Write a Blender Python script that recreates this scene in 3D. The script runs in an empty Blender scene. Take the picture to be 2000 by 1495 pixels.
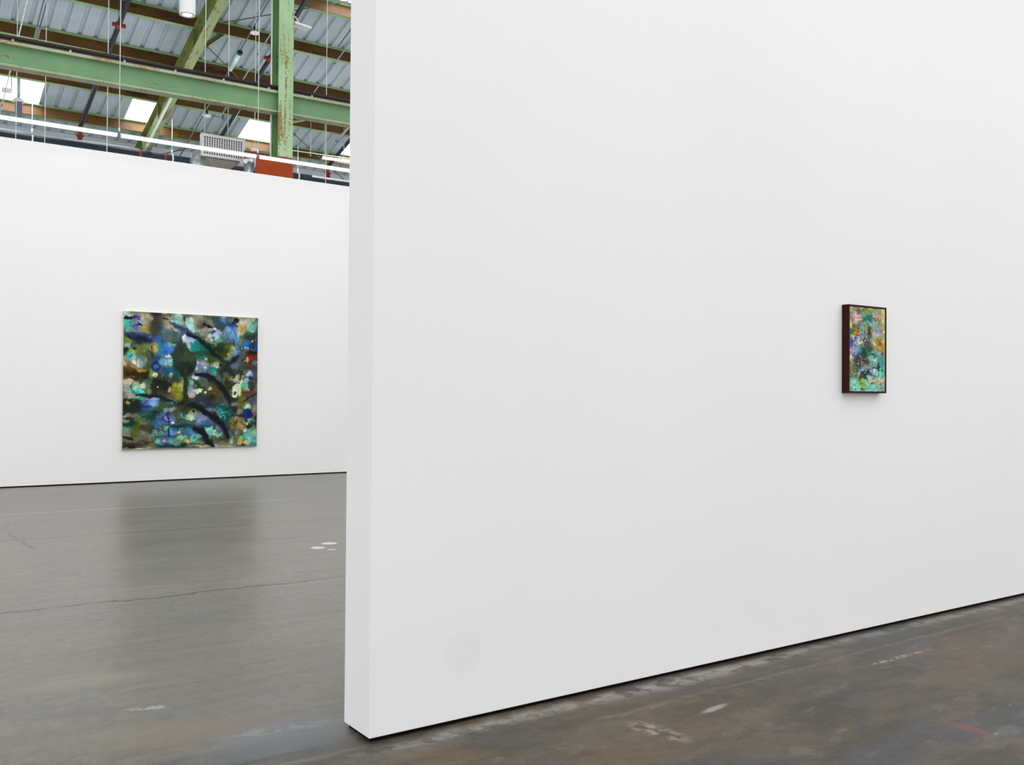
import bpy, bmesh, math, random
import numpy as np
from mathutils import Matrix, Vector

C = bpy.context.scene.collection
random.seed(4)
FLOOR_Z = 0.004

# ------------------------------------------------------------------ colour + node helpers
def lin(c):
    if max(c) > 1.0: c = [v / 255.0 for v in c]
    return tuple((v / 12.92 if v <= .04045 else ((v + .055) / 1.055) ** 2.4) for v in c)
def rgba(c): return (*lin(c), 1.0)

class NT:
    """small helper to write shader node maths"""
    def __init__(s, name):
        s.m = bpy.data.materials.new(name); s.m.use_nodes = True
        s.t = s.m.node_tree; s.t.nodes.clear()
        s.out = s.t.nodes.new('ShaderNodeOutputMaterial')
        s.b = s.t.nodes.new('ShaderNodeBsdfPrincipled')
        s.t.links.new(s.b.outputs[0], s.out.inputs[0])
    def node(s, kind, **kw):
        n = s.t.nodes.new(kind)
        for k, v in kw.items(): setattr(n, k, v)
        return n
    def put(s, sock, v):
        if hasattr(v, 'is_output') or hasattr(v, 'links'): s.t.links.new(v, sock)
        else: sock.default_value = v
    def math(s, op, a, b=0.0, c=0.0, clamp=False):
        n = s.node('ShaderNodeMath', operation=op, use_clamp=clamp)
        s.put(n.inputs[0], a); s.put(n.inputs[1], b); s.put(n.inputs[2], c)
        return n.outputs[0]
    def ramp(s, v, a, b, lo=0.0, hi=1.0, smooth=True):
        n = s.node('ShaderNodeMapRange'); n.interpolation_type = 'SMOOTHSTEP' if smooth else 'LINEAR'
        s.put(n.inputs[0], v); n.inputs[1].default_value = a; n.inputs[2].default_value = b
        n.inputs[3].default_value = lo; n.inputs[4].default_value = hi
        return n.outputs[0]
    def mix(s, f, a, b):
        n = s.node('ShaderNodeMix', data_type='RGBA')
        s.put(n.inputs[0], f); s.put(n.inputs[6], a); s.put(n.inputs[7], b)
        return n.outputs[2]
    def pos(s):
        return s.node('ShaderNodeNewGeometry').outputs['Position']
    def mapping(s, v, scale=(1, 1, 1), loc=(0, 0, 0), rot=(0, 0, 0)):
        n = s.node('ShaderNodeMapping'); s.put(n.inputs[0], v)
        n.inputs['Scale'].default_value = scale; n.inputs['Location'].default_value = loc; n.inputs['Rotation'].default_value = rot
        return n.outputs[0]
    def noise(s, v, scale, detail=4, rough=.55, dist=0.0, col=False):
        n = s.node('ShaderNodeTexNoise'); s.put(n.inputs['Vector'], v)
        n.inputs['Scale'].default_value = scale; n.inputs['Detail'].default_value = detail
        n.inputs['Roughness'].default_value = rough; n.inputs['Distortion'].default_value = dist
        return n.outputs[1 if col else 0]
    def bump(s, h, strength=.2, dist=.01):
        n = s.node('ShaderNodeBump'); s.put(n.inputs['Height'], h)
        n.inputs['Strength'].default_value = strength; n.inputs['Distance'].default_value = dist
        s.t.links.new(n.outputs[0], s.b.inputs['Normal'])
    def set(s, color=None, rough=.5, metal=0.0, spec=.5):
        if color is not None: s.put(s.b.inputs['Base Color'], color)
        s.put(s.b.inputs['Roughness'], rough); s.put(s.b.inputs['Metallic'], metal)
        s.put(s.b.inputs['Specular IOR Level'], spec)
        return s.m

def plain(name, c, rough=.5, metal=0.0, spec=.5, var=.12, scale=6.0):
    g = NT(name); v = g.noise(g.pos(), scale, 4)
    f = g.ramp(v, .3, .7)
    a = tuple(x * (1 - var) for x in lin(c)); b = tuple(min(1, x * (1 + var)) for x in lin(c))
    return g.set(g.mix(f, (*a, 1), (*b, 1)), rough, metal, spec)

def emit(name, c, strength):
    g = NT(name); g.set(rgba(c), .6)
    g.b.inputs['Emission Color'].default_value = rgba(c); g.b.inputs['Emission Strength'].default_value = strength
    return g.m

def paint_steel(name, c, rust=.5, streak=(1, 1, 1), rustc=(128, 78, 22), c2=None, scale=5.0):
    g = NT(name); p = g.pos()
    n1 = g.noise(g.mapping(p, streak), scale, 6, .65)
    n2 = g.noise(p, 28, 3, .6)
    n3 = g.noise(p, 1.3, 3)
    base = g.mix(g.ramp(n3, .35, .65), rgba(c), rgba(c2 or tuple(v * .9 for v in c)))
    f = g.math('MULTIPLY', g.ramp(g.math('ADD', n1, g.math('MULTIPLY', n2, .35)), .86 - .22 * rust, .95 - .22 * rust), .85)
    return g.set(g.mix(f, base, rgba(rustc)), .6, 0, .3)

# ------------------------------------------------------------------ materials
def make_wall(name, patch=None):
    g = NT(name); p = g.pos()
    n = g.noise(p, .8, 3)
    col = g.mix(g.ramp(n, .3, .7), (.868, .868, .868, 1), (.882, .882, .882, 1))
    if patch:                                     # a slightly darker soft round spot near the floor
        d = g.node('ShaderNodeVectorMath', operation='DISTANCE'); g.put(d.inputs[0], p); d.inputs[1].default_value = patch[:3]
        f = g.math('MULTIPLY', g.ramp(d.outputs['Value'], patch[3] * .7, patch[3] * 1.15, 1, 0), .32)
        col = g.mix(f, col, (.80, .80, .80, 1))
    return g.set(col, .75, 0, .15)

def make_floor():
    g = NT('polished_concrete'); p = g.pos()
    sx = g.node('ShaderNodeSeparateXYZ'); g.put(sx.inputs[0], p); X, Y = sx.outputs[0], sx.outputs[1]
    st = g.mapping(p, (.55, 1.2, 1))
    big = g.noise(st, .8, 5, .6, .3); med = g.noise(st, 2.6, 6, .65, .4); fine = g.noise(p, 16, 5, .7)
    grit = g.noise(p, 70, 3, .7); b2 = g.noise(g.mapping(p, (.6, 1.1, 1), (7, 3, 0)), 1.5, 6, .65, .6)
    b3 = g.noise(g.mapping(p, (.6, 1.1, 1), (21, 13, 5)), 1.7, 6, .65, .6)
    # far slab: even warm grey.  near slab: dark, mottled brown and blue grey
    light = g.mix(g.ramp(big, .35, .65), (.140, .126, .102, 1), (.180, .164, .138, 1))
    light = g.mix(g.math('MULTIPLY', g.ramp(b2, .52, .68), .45), light, (.132, .134, .134, 1))
    light = g.mix(g.math('MULTIPLY', g.ramp(b3, .55, .70), .40), light, (.182, .155, .115, 1))
    dark = g.mix(g.ramp(med, .38, .62), (.038, .029, .017, 1), (.084, .067, .042, 1))
    dark = g.mix(g.math('MULTIPLY', g.ramp(b2, .47, .60), .75), dark, (.042, .048, .060, 1))
    dark = g.mix(g.math('MULTIPLY', g.ramp(b3, .48, .62), .75), dark, (.098, .062, .027, 1))
    dark = g.mix(g.math('MULTIPLY', g.ramp(g.noise(g.mapping(p, (.7, 1.2, 1), (3, 40, 0)), 3.1, 5, .7, .5), .6, .72), .5), dark, (.130, .122, .108, 1))
    b4 = g.noise(g.mapping(p, (.8, 1.4, 1), (55, 9, 2)), 4.2, 6, .7, .5); b5 = g.noise(g.mapping(p, (.8, 1.4, 1), (15, 71, 2)), 5.5, 6, .7, .5)
    dark = g.mix(g.math('MULTIPLY', g.ramp(b4, .54, .66), .6), dark, (.030, .026, .021, 1))
    dark = g.mix(g.math('MULTIPLY', g.ramp(b5, .55, .68), .55), dark, (.135, .122, .100, 1))
    light = g.mix(g.math('MULTIPLY', g.ramp(b4, .55, .70), .35), light, (.105, .098, .086, 1))
    light = g.mix(g.math('MULTIPLY', g.ramp(b5, .58, .72), .30), light, (.215, .198, .170, 1))
    wob = g.math('MULTIPLY', g.math('SUBTRACT', med, .5), .9)
    slab = g.ramp(g.math('ADD', Y, wob), 2.75, 3.5)
    mid = g.ramp(Y, 3.2, 7.5)
    lightmix = g.mix(mid, g.mix(.35, light, (.122, .112, .094, 1)), light)
    col = g.mix(slab, dark, lightmix)
    # grain
    streak = g.noise(g.mapping(p, (.8, 5.5, 1), (0, 0, 0), (0, 0, .25)), 2.2, 6, .7, .3)
    gr = g.math('ADD', -.32, g.math('ADD', g.math('MULTIPLY', fine, .90), g.math('ADD', g.math('MULTIPLY', grit, .84), g.math('MULTIPLY', streak, .90))))
    mul = g.node('ShaderNodeVectorMath', operation='SCALE'); g.put(mul.inputs[0], col); g.put(mul.inputs['Scale'], gr); col = mul.outputs[0]
    # little specks
    vor = g.node('ShaderNodeTexVoronoi'); g.put(vor.inputs['Vector'], p); vor.inputs['Scale'].default_value = 9
    speck = g.math('MULTIPLY', g.ramp(vor.outputs['Distance'], .03, .07, 1, 0), g.ramp(g.noise(p, 5, 2), .56, .60))
    col = g.mix(g.math('MULTIPLY', speck, .5), col, (.05, .045, .04, 1))
    vo2 = g.node('ShaderNodeTexVoronoi'); g.put(vo2.inputs['Vector'], g.mapping(p, (1, 1, 1), (3.3, 1.7, 0))); vo2.inputs['Scale'].default_value = 6
    speck2 = g.math('MULTIPLY', g.ramp(vo2.outputs['Distance'], .02, .055, 1, 0), g.ramp(g.noise(p, 3.7, 2), .57, .60))
    col = g.mix(g.math('MULTIPLY', speck2, .5), col, (.48, .46, .42, 1))
    w1 = g.math('SUBTRACT', g.noise(p, 2.2, 5, .6), .5)
    w2 = g.math('SUBTRACT', g.noise(p, 9, 4, .7), .5)
    def line(along, across, c0, slope, lo, hi, width, amp, color, alpha, fine_amp=0.0, soft=1.6, brk=None):
        nonlocal col
        t = g.math('SUBTRACT', across, g.math('ADD', c0, g.math('MULTIPLY', slope, along)))
        t = g.math('ADD', t, g.math('MULTIPLY', w1, amp)); t = g.math('ADD', t, g.math('MULTIPLY', w2, fine_amp))
        f = g.ramp(g.math('ABSOLUTE', t), width * .4, width * soft, 1, 0)
        f = g.math('MULTIPLY', f, g.ramp(along, lo - .05, lo + .05)); f = g.math('MULTIPLY', f, g.ramp(along, hi - .05, hi + .05, 1, 0))
        if brk: f = g.math('MULTIPLY', f, g.ramp(g.noise(p, brk, 3), .38, .55))
        col = g.mix(g.math('MULTIPLY', f, alpha), col, color)
    K = (.030, .027, .024, 1); W = (.42, .41, .38, 1)
    line(X, Y, 5.85, -.022, -9, 4, .011, .16, K, .95, .09)                # wandering crack
    line(X, Y, 8.72, -.055, -9, 5.5, .014, .02, K, .75, .02)             # sawn joint
    line(X, Y, 10.57, -.05, -9, 4.2, .016, .04, W, .75, .02, 1.6)        # white line
    line(X, Y, 10.17, -.05, -9, 2.3, .012, .04, W, .4, .02, 1.6, 2.0)
    line(X, Y, 12.98, .02, -9, 5.3, .030, .04, W, .35, .02, 1.6, 1.2)
    line(Y, X, 5.57, -.028, 9.0, 13.2, .016, .02, K, .7, .02)            # joint running up to the far wall
    line(X, Y, 3.05, 0.0, -6, 1.49, .006, .02, K, .85, .03)              # joint in line with the partition
    line(X, Y, 2.965, 0.0, -6, 1.6, .012, .02, W, .22, .03, 2.0, 5)
    line(X, Y, 2.89, -.01, 1.45, 2.9, .006, .03, K, .55, .03, 1.6, 3)
    line(X, Y, 2.935, -.002, 1.6, 9, .022, .05, W, .26, .05, 2.4, 9)
    line(X, Y, 2.70, .012, 2.3, 9, .010, .10, W, .12, .06, 2.0, 4)
    line(Y, X, 4.98, .13, -4, 3.2, .007, .02, K, .85, .02)
    line(Y, X, 1.30, -.02, 8.05, 9.7, .012, .30, K, .5, .0)               # small branching cracks
    line(X, Y, 12.2, .0, 1.7, 2.2, .02, .3, K, .4, .2)
    def spot(x, y, rx, ry, color, alpha, amp=.25, soft=.25, rot=0.0, brk=None):
        nonlocal col
        c, s_ = math.cos(rot), math.sin(rot)
        dx = g.math('SUBTRACT', X, x); dy = g.math('SUBTRACT', Y, y)
        u = g.math('DIVIDE', g.math('ADD', g.math('MULTIPLY', dx, c), g.math('MULTIPLY', dy, s_)), rx)
        v = g.math('DIVIDE', g.math('SUBTRACT', g.math('MULTIPLY', dy, c), g.math('MULTIPLY', dx, s_)), ry)
        r = g.math('SQRT', g.math('ADD', g.math('MULTIPLY', u, u), g.math('MULTIPLY', v, v)))
        r = g.math('ADD', r, g.math('MULTIPLY', w2, amp * 2))
        f = g.ramp(r, 1 - soft, 1 + soft, 1, 0)
        if brk: f = g.math('MULTIPLY', f, g.ramp(g.noise(p, brk, 4, .7), .42, .58))
        col = g.mix(g.math('MULTIPLY', f, alpha), col, color)
    WH = (.62, .61, .57, 1)
    spot(3.17, 7.14, .062, .055, WH, .9); spot(3.005, 6.985, .052, .060, WH, .9, .4); spot(3.06, 6.845, .035, .018, WH, .85)
    spot(1.28, 3.29, .20, .035, (.36, .38, .40, 1), .55, .3, .5, -.15, 22)         # pale scuffs
    spot(1.28, 3.22, .30, .17, (.150, .165, .185, 1), .55, .4, .6)
    spot(.94, 3.79, .09, .022, (.42, .42, .40, 1), .6, .4, .5, -.3, 25)
    spot(4.02, 2.60, .22, .014, (.42, .41, .38, 1), .6, .4, .6, 0, 20)
    spot(2.76, 2.575, .075, .016, (.42, .40, .36, 1), .6, .4, .5, .15)
    spot(2.40, 2.52, .05, .12, (.36, .30, .20, 1), .75, .5, .5, .2, 18)
    spot(2.40, 2.52, .012, .09, (.04, .03, .02, 1), .7, .9, .5, .2)
    spot(3.38, 1.90, .03, .07, (.17, .055, .04, 1), .7, .4, .6)
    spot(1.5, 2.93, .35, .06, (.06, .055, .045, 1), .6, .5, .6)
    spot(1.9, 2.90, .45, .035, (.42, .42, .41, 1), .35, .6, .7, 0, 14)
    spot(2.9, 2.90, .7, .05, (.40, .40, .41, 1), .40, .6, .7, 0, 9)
    spot(.80, 4.3, .25, .10, (.25, .22, .16, 1), .4, .4, .8)
    spot(1.05, 3.42, .26, .09, (.20, .150, .105, 1), .5, .5, .8); spot(.84, 3.52, .22, .10, (.20, .165, .115, 1), .4, .5, .8)
    spot(.74, 3.86, .16, .045, (.085, .083, .078, 1), .45, .6, .8, -.2); spot(1.22, 3.13, .22, .06, (.09, .10, .115, 1), .5, .6, .8)
    spot(2.2, 4.9, .25, .05, (.10, .097, .09, 1), .3, .6, .8); spot(2.95, 7.6, .18, .06, (.08, .075, .07, 1), .5, .7, .7); spot(2.6, 5.5, .12, .05, (.09, .085, .08, 1), .4, .7, .7)
    rough = g.math('ADD', .24, g.math('MULTIPLY', big, .16))
    rough = g.math('ADD', rough, g.math('MULTIPLY', g.ramp(Y, 2.7, 3.6, 1, 0), .10))
    return g.set(col, rough, 0, g.ramp(Y, 2.7, 4.0, .34, .50))

M = {}
M['wall'] = make_wall('white_paint')
M['floor'] = make_floor()
M['reveal'] = plain('black_reveal', (12, 11, 12), .8, spec=.1)
M['green'] = paint_steel('green_painted_steel', (120, 162, 118), .10, (.2, 1, 1))
M['green_flange'] = paint_steel('lit_green_flange', (168, 184, 148), .75, (.35, 1, 1), (150, 118, 70))  # same green steel, with the light on the flanges put into the colour
M['column'] = paint_steel('rust_streaked_green_column', (164, 197, 157), .78, (3.2, 3.2, .22), (140, 92, 20), (152, 184, 142), 4.0)
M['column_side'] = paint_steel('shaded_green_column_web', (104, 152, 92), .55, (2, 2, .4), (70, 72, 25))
M['rafter'] = paint_steel('weathered_green_rafter', (146, 158, 112), .75, (2.5, .6, .6), (122, 92, 42), (138, 154, 112), 4.0)
M['rafter_web'] = paint_steel('olive_rafter_web', (118, 128, 72), .6, (2, .5, .5), (92, 78, 30))
M['purlin'] = paint_steel('rust_brown_purlin', (78, 52, 18), .6, (.3, 1, 1), (48, 30, 8), (98, 70, 30))
M['purlin_green'] = paint_steel('green_purlin_flange', (140, 172, 122), .25, (.3, 1, 1))
M['rail'] = plain('dark_rail_steel', (38, 20, 18), .7)
M['bolt'] = plain('bolt_head', (190, 175, 165), .5)
M['deck'] = plain('grey_corrugated_deck', (166, 179, 187), .6, 0, .25, .07, 2.0)
M['rear'] = plain('grey_rear_wall_panel', (190, 194, 197), .8, 0, .2, .04)
M['navy'] = plain('dark_blue_pipe_paint', (30, 33, 48), .45)
M['main'] = plain('dark_slate_pipe', (36, 44, 54), .6, spec=.25)
M['red'] = plain('red_coupling', (128, 28, 20), .5)
M['orange'] = plain('orange_red_paint', (152, 62, 24), .65, spec=.15, var=.06)
M['darkred'] = plain('shaded_red_paint', (140, 52, 42), .6)  # red steel with the shade on side and rear faces in its colour
M['conduit'] = plain('grey_conduit', (150, 162, 166), .5, .2)
M['conduit_dark'] = plain('slate_conduit', (88, 104, 112), .5, .1)
M['pale_tube'] = plain('pale_tube', (196, 216, 216), .5)
M['mint'] = plain('mint_pipe', (205, 222, 204), .5)
M['wire'] = plain('white_wire', (214, 222, 220), .6)
M['white_metal'] = plain('white_enamel', (226, 226, 226), .5, var=.02)
M['galv'] = plain('galvanised_duct', (190, 198, 200), .28, .75, var=.15, scale=9)
M['tan'] = plain('grey_tan_duct_wrap', (150, 146, 138), .8)
M['dark_grey'] = plain('grey_device', (96, 96, 112), .6)
M['dark'] = plain('dark_void', (38, 40, 44), .8)
M['void'] = plain('grille_hole_shade', (10, 10, 12), .95, spec=.05)
M['rod'] = plain('olive_tie_rod', (96, 96, 56), .6)
M['led'] = emit('led_diffuser', (255, 255, 255), 3.6)
M['lens'] = emit('lamp_lens', (255, 253, 250), 3.0)
M['skylight'] = emit('translucent_skylight', (250, 251, 255), 13.0)
M['frame'] = plain('dark_maroon_wood', (54, 22, 12), .6, 0, .12, .12, 14)
M['canvas_edge'] = plain('raw_canvas', (206, 200, 186), .8)

# ------------------------------------------------------------------ mesh builder
class MB:
    def __init__(s): s.v = []; s.f = []; s.sm = []
    def add(s, vs, fs, smooth=False):
        o = len(s.v); s.v += [tuple(v) for v in vs]
        for f in fs: s.f.append([i + o for i in f]); s.sm.append(smooth)
        return s
    def box(s, x0, x1, y0, y1, z0, z1, fn=None):
        vs = [(x, y, z) for x in (x0, x1) for y in (y0, y1) for z in (z0, z1)]
        if fn: vs = [fn(*v) for v in vs]
        return s.add(vs, [(0, 1, 3, 2), (4, 6, 7, 5), (0, 4, 5, 1), (2, 3, 7, 6), (0, 2, 6, 4), (1, 5, 7, 3)])
    def tube(s, pts, r, n=10, caps=True):
        pts = [Vector(p) for p in pts]; rr = r if isinstance(r, (list, tuple)) else [r] * len(pts)
        rings = []; ref = None
        for i, p in enumerate(pts):
            d = (pts[min(i + 1, len(pts) - 1)] - pts[max(i - 1, 0)]).normalized()
            if ref is None:
                a = Vector((0, 0, 1)) if abs(d.z) < .9 else Vector((1, 0, 0)); ref = a
            u = (ref - d * ref.dot(d)).normalized(); w = d.cross(u); ref = u
            rings.append([p + (u * math.cos(2 * math.pi * k / n) + w * math.sin(2 * math.pi * k / n)) * rr[i] for k in range(n)])
        vs = [q for rg in rings for q in rg]; fs = []
        for i in range(len(pts) - 1):
            for k in range(n): fs.append((i * n + k, i * n + (k + 1) % n, (i + 1) * n + (k + 1) % n, (i + 1) * n + k))
        s.add(vs, fs, True)
        if caps:
            o = len(s.v) - len(vs)
            s.f.append([o + k for k in range(n)][::-1]); s.sm.append(False)
            e = o + (len(pts) - 1) * n; s.f.append([e + k for k in range(n)]); s.sm.append(False)
        return s
    def build(s, name, mat, parent=None, loc=(0, 0, 0), bevel=0.0, flip=True):
        me = bpy.data.meshes.new(name); L = Vector(loc)
        me.from_pydata([tuple(Vector(v) - L) for v in s.v], [], s.f)
        me.polygons.foreach_set('use_smooth', s.sm)
        bm = bmesh.new(); bm.from_mesh(me); bmesh.ops.recalc_face_normals(bm, faces=bm.faces[:])
        bm.to_mesh(me); bm.free()
        me.materials.append(mat)
        o = bpy.data.objects.new(name, me); C.objects.link(o)
        if parent is not None: o.parent = parent
        else: o.location = loc
        if bevel:
            b = o.modifiers.new('soft_edges', 'BEVEL'); b.width = bevel; b.segments = 2; b.limit_method = 'ANGLE'
        return o

def tag(o, label=None, cat=None, group=None, kind=None):
    if label: o['label'] = label
    if cat: o['category'] = cat
    if group: o['group'] = group
    if kind: o['kind'] = kind
    return o
def thing(name, loc, label, cat, group=None):
    o = bpy.data.objects.new(name, None); C.objects.link(o); o.location = loc; o.empty_display_size = .1
    return tag(o, label, cat, group)
def struct(o): o['kind'] = 'structure'; return o

# ------------------------------------------------------------------ roof frame: x along the building, t down the slope, n normal to it
TH = math.atan(.296); CT, ST = math.cos(TH), math.sin(TH)
N_RAFTER, N_PURLIN, N_DECK = 12.845, 13.261, 13.511
def RP(x, t, n): return (x, t * CT + n * ST, -t * ST + n * CT)
def RPZ(y, n): return (n - y * ST) / CT              # height of the sloped plane n above a point y

# ================================================================== THE SETTING
NY, NX, NT_ = 2.983, 1.480, .2056        # near partition: face, free end, thickness
FY, FH = 13.376, 4.421                   # far partition: face, height
GAP = .020
b = MB(); b.box(-12, 20, -8, 24, -.2, FLOOR_Z); struct(b.build('floor', M['floor']))
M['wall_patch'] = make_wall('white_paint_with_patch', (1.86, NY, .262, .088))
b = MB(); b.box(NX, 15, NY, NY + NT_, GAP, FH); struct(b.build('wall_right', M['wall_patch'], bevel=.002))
b = MB(); b.box(-9, 19, FY, FY + .2, GAP, FH); struct(b.build('wall_far', M['wall'], bevel=.002))
i = .014
b = MB(); b.box(NX + i, 15, NY + i, NY + NT_ - i, FLOOR_Z, GAP); struct(b.build('baseboard_right', M['reveal']))
b = MB(); b.box(-9, 19, FY + i, FY + .2 - i, FLOOR_Z, GAP); struct(b.build('baseboard_far', M['reveal']))
EAVE_T = 20.55
eave = RP(0, EAVE_T, N_DECK)
b = MB(); b.box(-9, 19, eave[1], eave[1] + .12, FLOOR_Z, eave[2] + .03); struct(b.build('wall_rear', M['rear']))

# corrugated deck with skylight openings
PITCH, X0 = .2905, 2.33 - 36 * .2905
sky = [(2.33 - .045, 3.14), (4.92, 5.77), (7.53, 8.38), (10.18, 11.03)]
SKY_T = (18.60, 19.49)
sky_up = [(7.60, 8.43)]; SKYU_T = (13.05, 13.93)
prof = []
for k in range(92):
    xr = X0 + k * PITCH
    prof += [(xr - .045, 0), (xr - .026, .045), (xr + .026, .045), (xr + .045, 0)]
    for q in (.112, .178): prof += [(xr + q - .006, 0), (xr + q, .003), (xr + q + .006, 0)]
rows = [8.0, SKYU_T[0], SKYU_T[1], SKY_T[0], SKY_T[1], EAVE_T + .05]
b = MB(); vs = []; fs = []
for t in rows:
    for x, h in prof: vs.append(RP(x, t, N_DECK + h))
n = len(prof)
for r in range(len(rows) - 1):
    for k in range(n - 1):
        xm = (prof[k][0] + prof[k + 1][0]) / 2
        if r == 3 and any(a <= xm <= c for a, c in sky): continue
        if r == 1 and any(a <= xm <= c for a, c in sky_up): continue
        fs.append((r * n + k, r * n + k + 1, (r + 1) * n + k + 1, (r + 1) * n + k))
b.add(vs, fs); struct(b.build('ceiling', M['deck']))
wi = 1
for spans, (t0, t1) in ((sky, SKY_T), (sky_up, SKYU_T)):
    for a, c in spans:
        b = MB(); b.box(a, c, t0, t1, N_DECK + .002, N_DECK + .012, RP)
        struct(b.build('window_%d' % wi, M['skylight'])); wi += 1

# ================================================================== ROOF STEEL
COLX = 5.379
def purlin(t, label):
    o = RP(0, t, N_PURLIN)
    r = thing('roof_purlin', o, label, 'roof beam', 'roof purlins under the corrugated deck')
    x0, x1 = -7.5, 18.0; P, D = N_PURLIN, N_DECK
    MB().box(x0, x1, t, t + .012, P, D - .004, RP).build('web', M['purlin'], r, o)
    MB().box(x0, x1, t - .055, t, D - .022, D - .003, RP).build('top_flange', M['purlin_green'], r, o)
    MB().box(x0, x1, t + .012, t + .085, P, P + .014, RP).build('bottom_flange', M['purlin_green'], r, o)
    return r
purlin(14.06, 'rusty roof purlin crossing top right corner above the small white panel')
purlin(15.42, 'rusty brown roof purlin passing behind the white cylinder lamp, above the girder')
purlin(16.80, 'dark brown roof purlin just above the dark rail of the green girder')
purlin(18.18, 'brown roof purlin just below the green girder, along upper edge of skylights')
purlin(19.53, 'golden brown roof purlin along the lower edge of the row of skylights')

ro = RP(COLX, 8, N_RAFTER)
r = thing('roof_rafter', ro, 'sloping weathered green steel roof rafter crossing behind the horizontal girder', 'roof beam')
hw = .088; t0, t1 = 8.0, 20.5
MB().box(COLX - hw, COLX + hw, t0, t1, N_RAFTER, N_RAFTER + .016, RP).build('bottom_flange', M['rafter'], r, ro)
MB().box(COLX - .006, COLX + .006, t0, t1, N_RAFTER + .016, N_PURLIN - .016, RP).build('web', M['rafter_web'], r, ro)
MB().box(COLX - hw, COLX + hw, t0, t1, N_PURLIN - .016, N_PURLIN, RP).build('top_flange', M['rafter_web'], r, ro)
for t in (15.5, 16.9, 18.25, 19.6):
    MB().box(COLX - hw + .004, COLX - .006, t, t + .012, N_RAFTER + .016, N_PURLIN - .016, RP).build('stiffener', M['rafter_web'], r, ro)
# kicker brace from rafter to purlin
A = Vector(RP(COLX + .09, 15.50, N_RAFTER + .02)); B = Vector(RP(COLX + .52, 15.52, N_PURLIN + .03))
def angle(b, A, B, w, th=.006, up=(0, 0, 1)):
    A, B = Vector(A), Vector(B); d = (B - A).normalized(); u = Vector(up); u = (u - d * u.dot(d)).normalized(); v = d.cross(u)
    for (a0, a1, c0, c1) in ((0, w, 0, th), (0, th, 0, w)):
        vs = [P + u * p + v * q for P in (A, B) for p in (a0, a1) for q in (c0, c1)]
        b.add(vs, [(0, 1, 3, 2), (4, 6, 7, 5), (0, 4, 5, 1), (2, 3, 7, 6), (0, 2, 6, 4), (1, 5, 7, 3)])
    return b
tag(angle(MB(), A, B, .075).build('angle_brace', M['rafter_web'], None, tuple(A)), 'short green angle brace between the sloping rafter and the purlin', 'brace')
# pale pipe clipped along rafter's lower flange
po = RP(COLX - .06, 17.3, N_RAFTER - .04)
r = thing('rafter_pipe', po, 'pale mint pipe clipped along the underside of the lower green rafter', 'pipe')
MB().tube([RP(COLX - .055, 17.25, N_RAFTER - .03), RP(COLX - .055, 20.5, N_RAFTER - .03)], .030).build('pipe', M['mint'], r, po)
MB().tube([RP(COLX - .055, 19.02, N_RAFTER - .03), RP(COLX - .055, 19.05, N_RAFTER - .03)], .037).build('clip', M['conduit_dark'], r, po)

# crane girder with rail on top
def GR(x, y, z): return (x, y, z + .011 * (x - 1.5))
gy = 14.045
for gx0, gx1, lb in ((-7.5, COLX - .046, 'long green steel girder with dark rail on top, left of the column'), (COLX + .046, 18.0, 'green steel girder with dark rail on top, right of the column')):
    go = ((gx0 + gx1) / 2, gy, 5.5)
    r = thing('crane_girder', go, lb, 'girder', 'green girders with a dark rail')
    MB().box(gx0, gx1, gy - .09, gy + .09, 5.505, 5.532, GR).build('bottom_flange', M['green_flange'], r, go)
    MB().box(gx0, gx1, gy - .008, gy + .008, 5.532, 5.800, GR).build('web', M['green'], r, go)
    MB().box(gx0, gx1, gy - .09, gy + .09, 5.800, 5.842, GR).build('top_flange', M['green_flange'], r, go)
    rl = MB().box(gx0, gx1, gy - .045, gy + .045, 5.842, 5.862, GR).box(gx0, gx1, gy - .012, gy + .012, 5.862, 5.9, GR).box(gx0, gx1, gy - .03, gy + .03, 5.9, 5.935, GR).build('rail', M['rail'], r, go); rl['label'] = 'dark brown rail'
    for k in range(28):
        x = -6.06 + .70 * k
        if not (gx0 + .1 < x < gx1 - .1): continue
        a = GR(x, gy - .05, 5.868)
        MB().box(a[0] - .012, a[0] + .012, a[1] - .02, a[1] + .02, a[2] - .020, a[2] + .008).build('bolt', M['bolt'], rl, go)

# column
cx0, cx1, cy0, cy1 = 5.262, 5.497, 13.90, 14.185
ctop = RPZ(cy0 + .14, N_RAFTER) - .01
co = (COLX, 14.04, FLOOR_Z)
r = thing('steel_column', co, 'tall green steel column streaked with rust rising above the far wall', 'column'); r['kind'] = 'thing'
MB().box(cx0, cx1, cy0, cy0 + .02, 4.86, ctop).build('front_flange', M['column'], r, co)
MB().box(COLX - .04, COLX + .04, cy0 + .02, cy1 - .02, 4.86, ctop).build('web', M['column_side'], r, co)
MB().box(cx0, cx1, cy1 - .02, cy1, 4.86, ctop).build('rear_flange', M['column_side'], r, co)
MB().box(cx0 + .005, cx1 - .005, cy0 + .005, cy1 - .005, FLOOR_Z, 4.86).build('lower_shaft', M['darkred'], r, co)
p_ = MB().box(4.912, cx1 - .018, 13.868, 13.888, FLOOR_Z, 4.815).build('casing_front', M['orange'], r, co); p_['label'] = 'orange red casing panel'
p_ = MB().box(cx1 - .018, cx1 - .002, 13.868, 14.24, FLOOR_Z, 4.815).build('casing_side', M['darkred'], r, co); p_['label'] = 'casing side in shaded red'
tag(MB().box(4.99, 5.75, 14.62, 14.66, 4.70, 5.055).build('red_channel', M['darkred'], None, (5.4, 14.64, 4.7)), 'shaded red steel channel behind the silver duct, left of the column casing', 'steel channel')
tag(MB().tube([(cx0 - .022, cy1 - .03, .06), (cx0 - .022, cy1 - .03, ctop)], .014, 8).build('wall_conduit', M['wire'], None, (cx0 - .022, cy1 - .03, FLOOR_Z)),
    'thin white vertical conduit running up the left edge of the green column', 'conduit')

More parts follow.
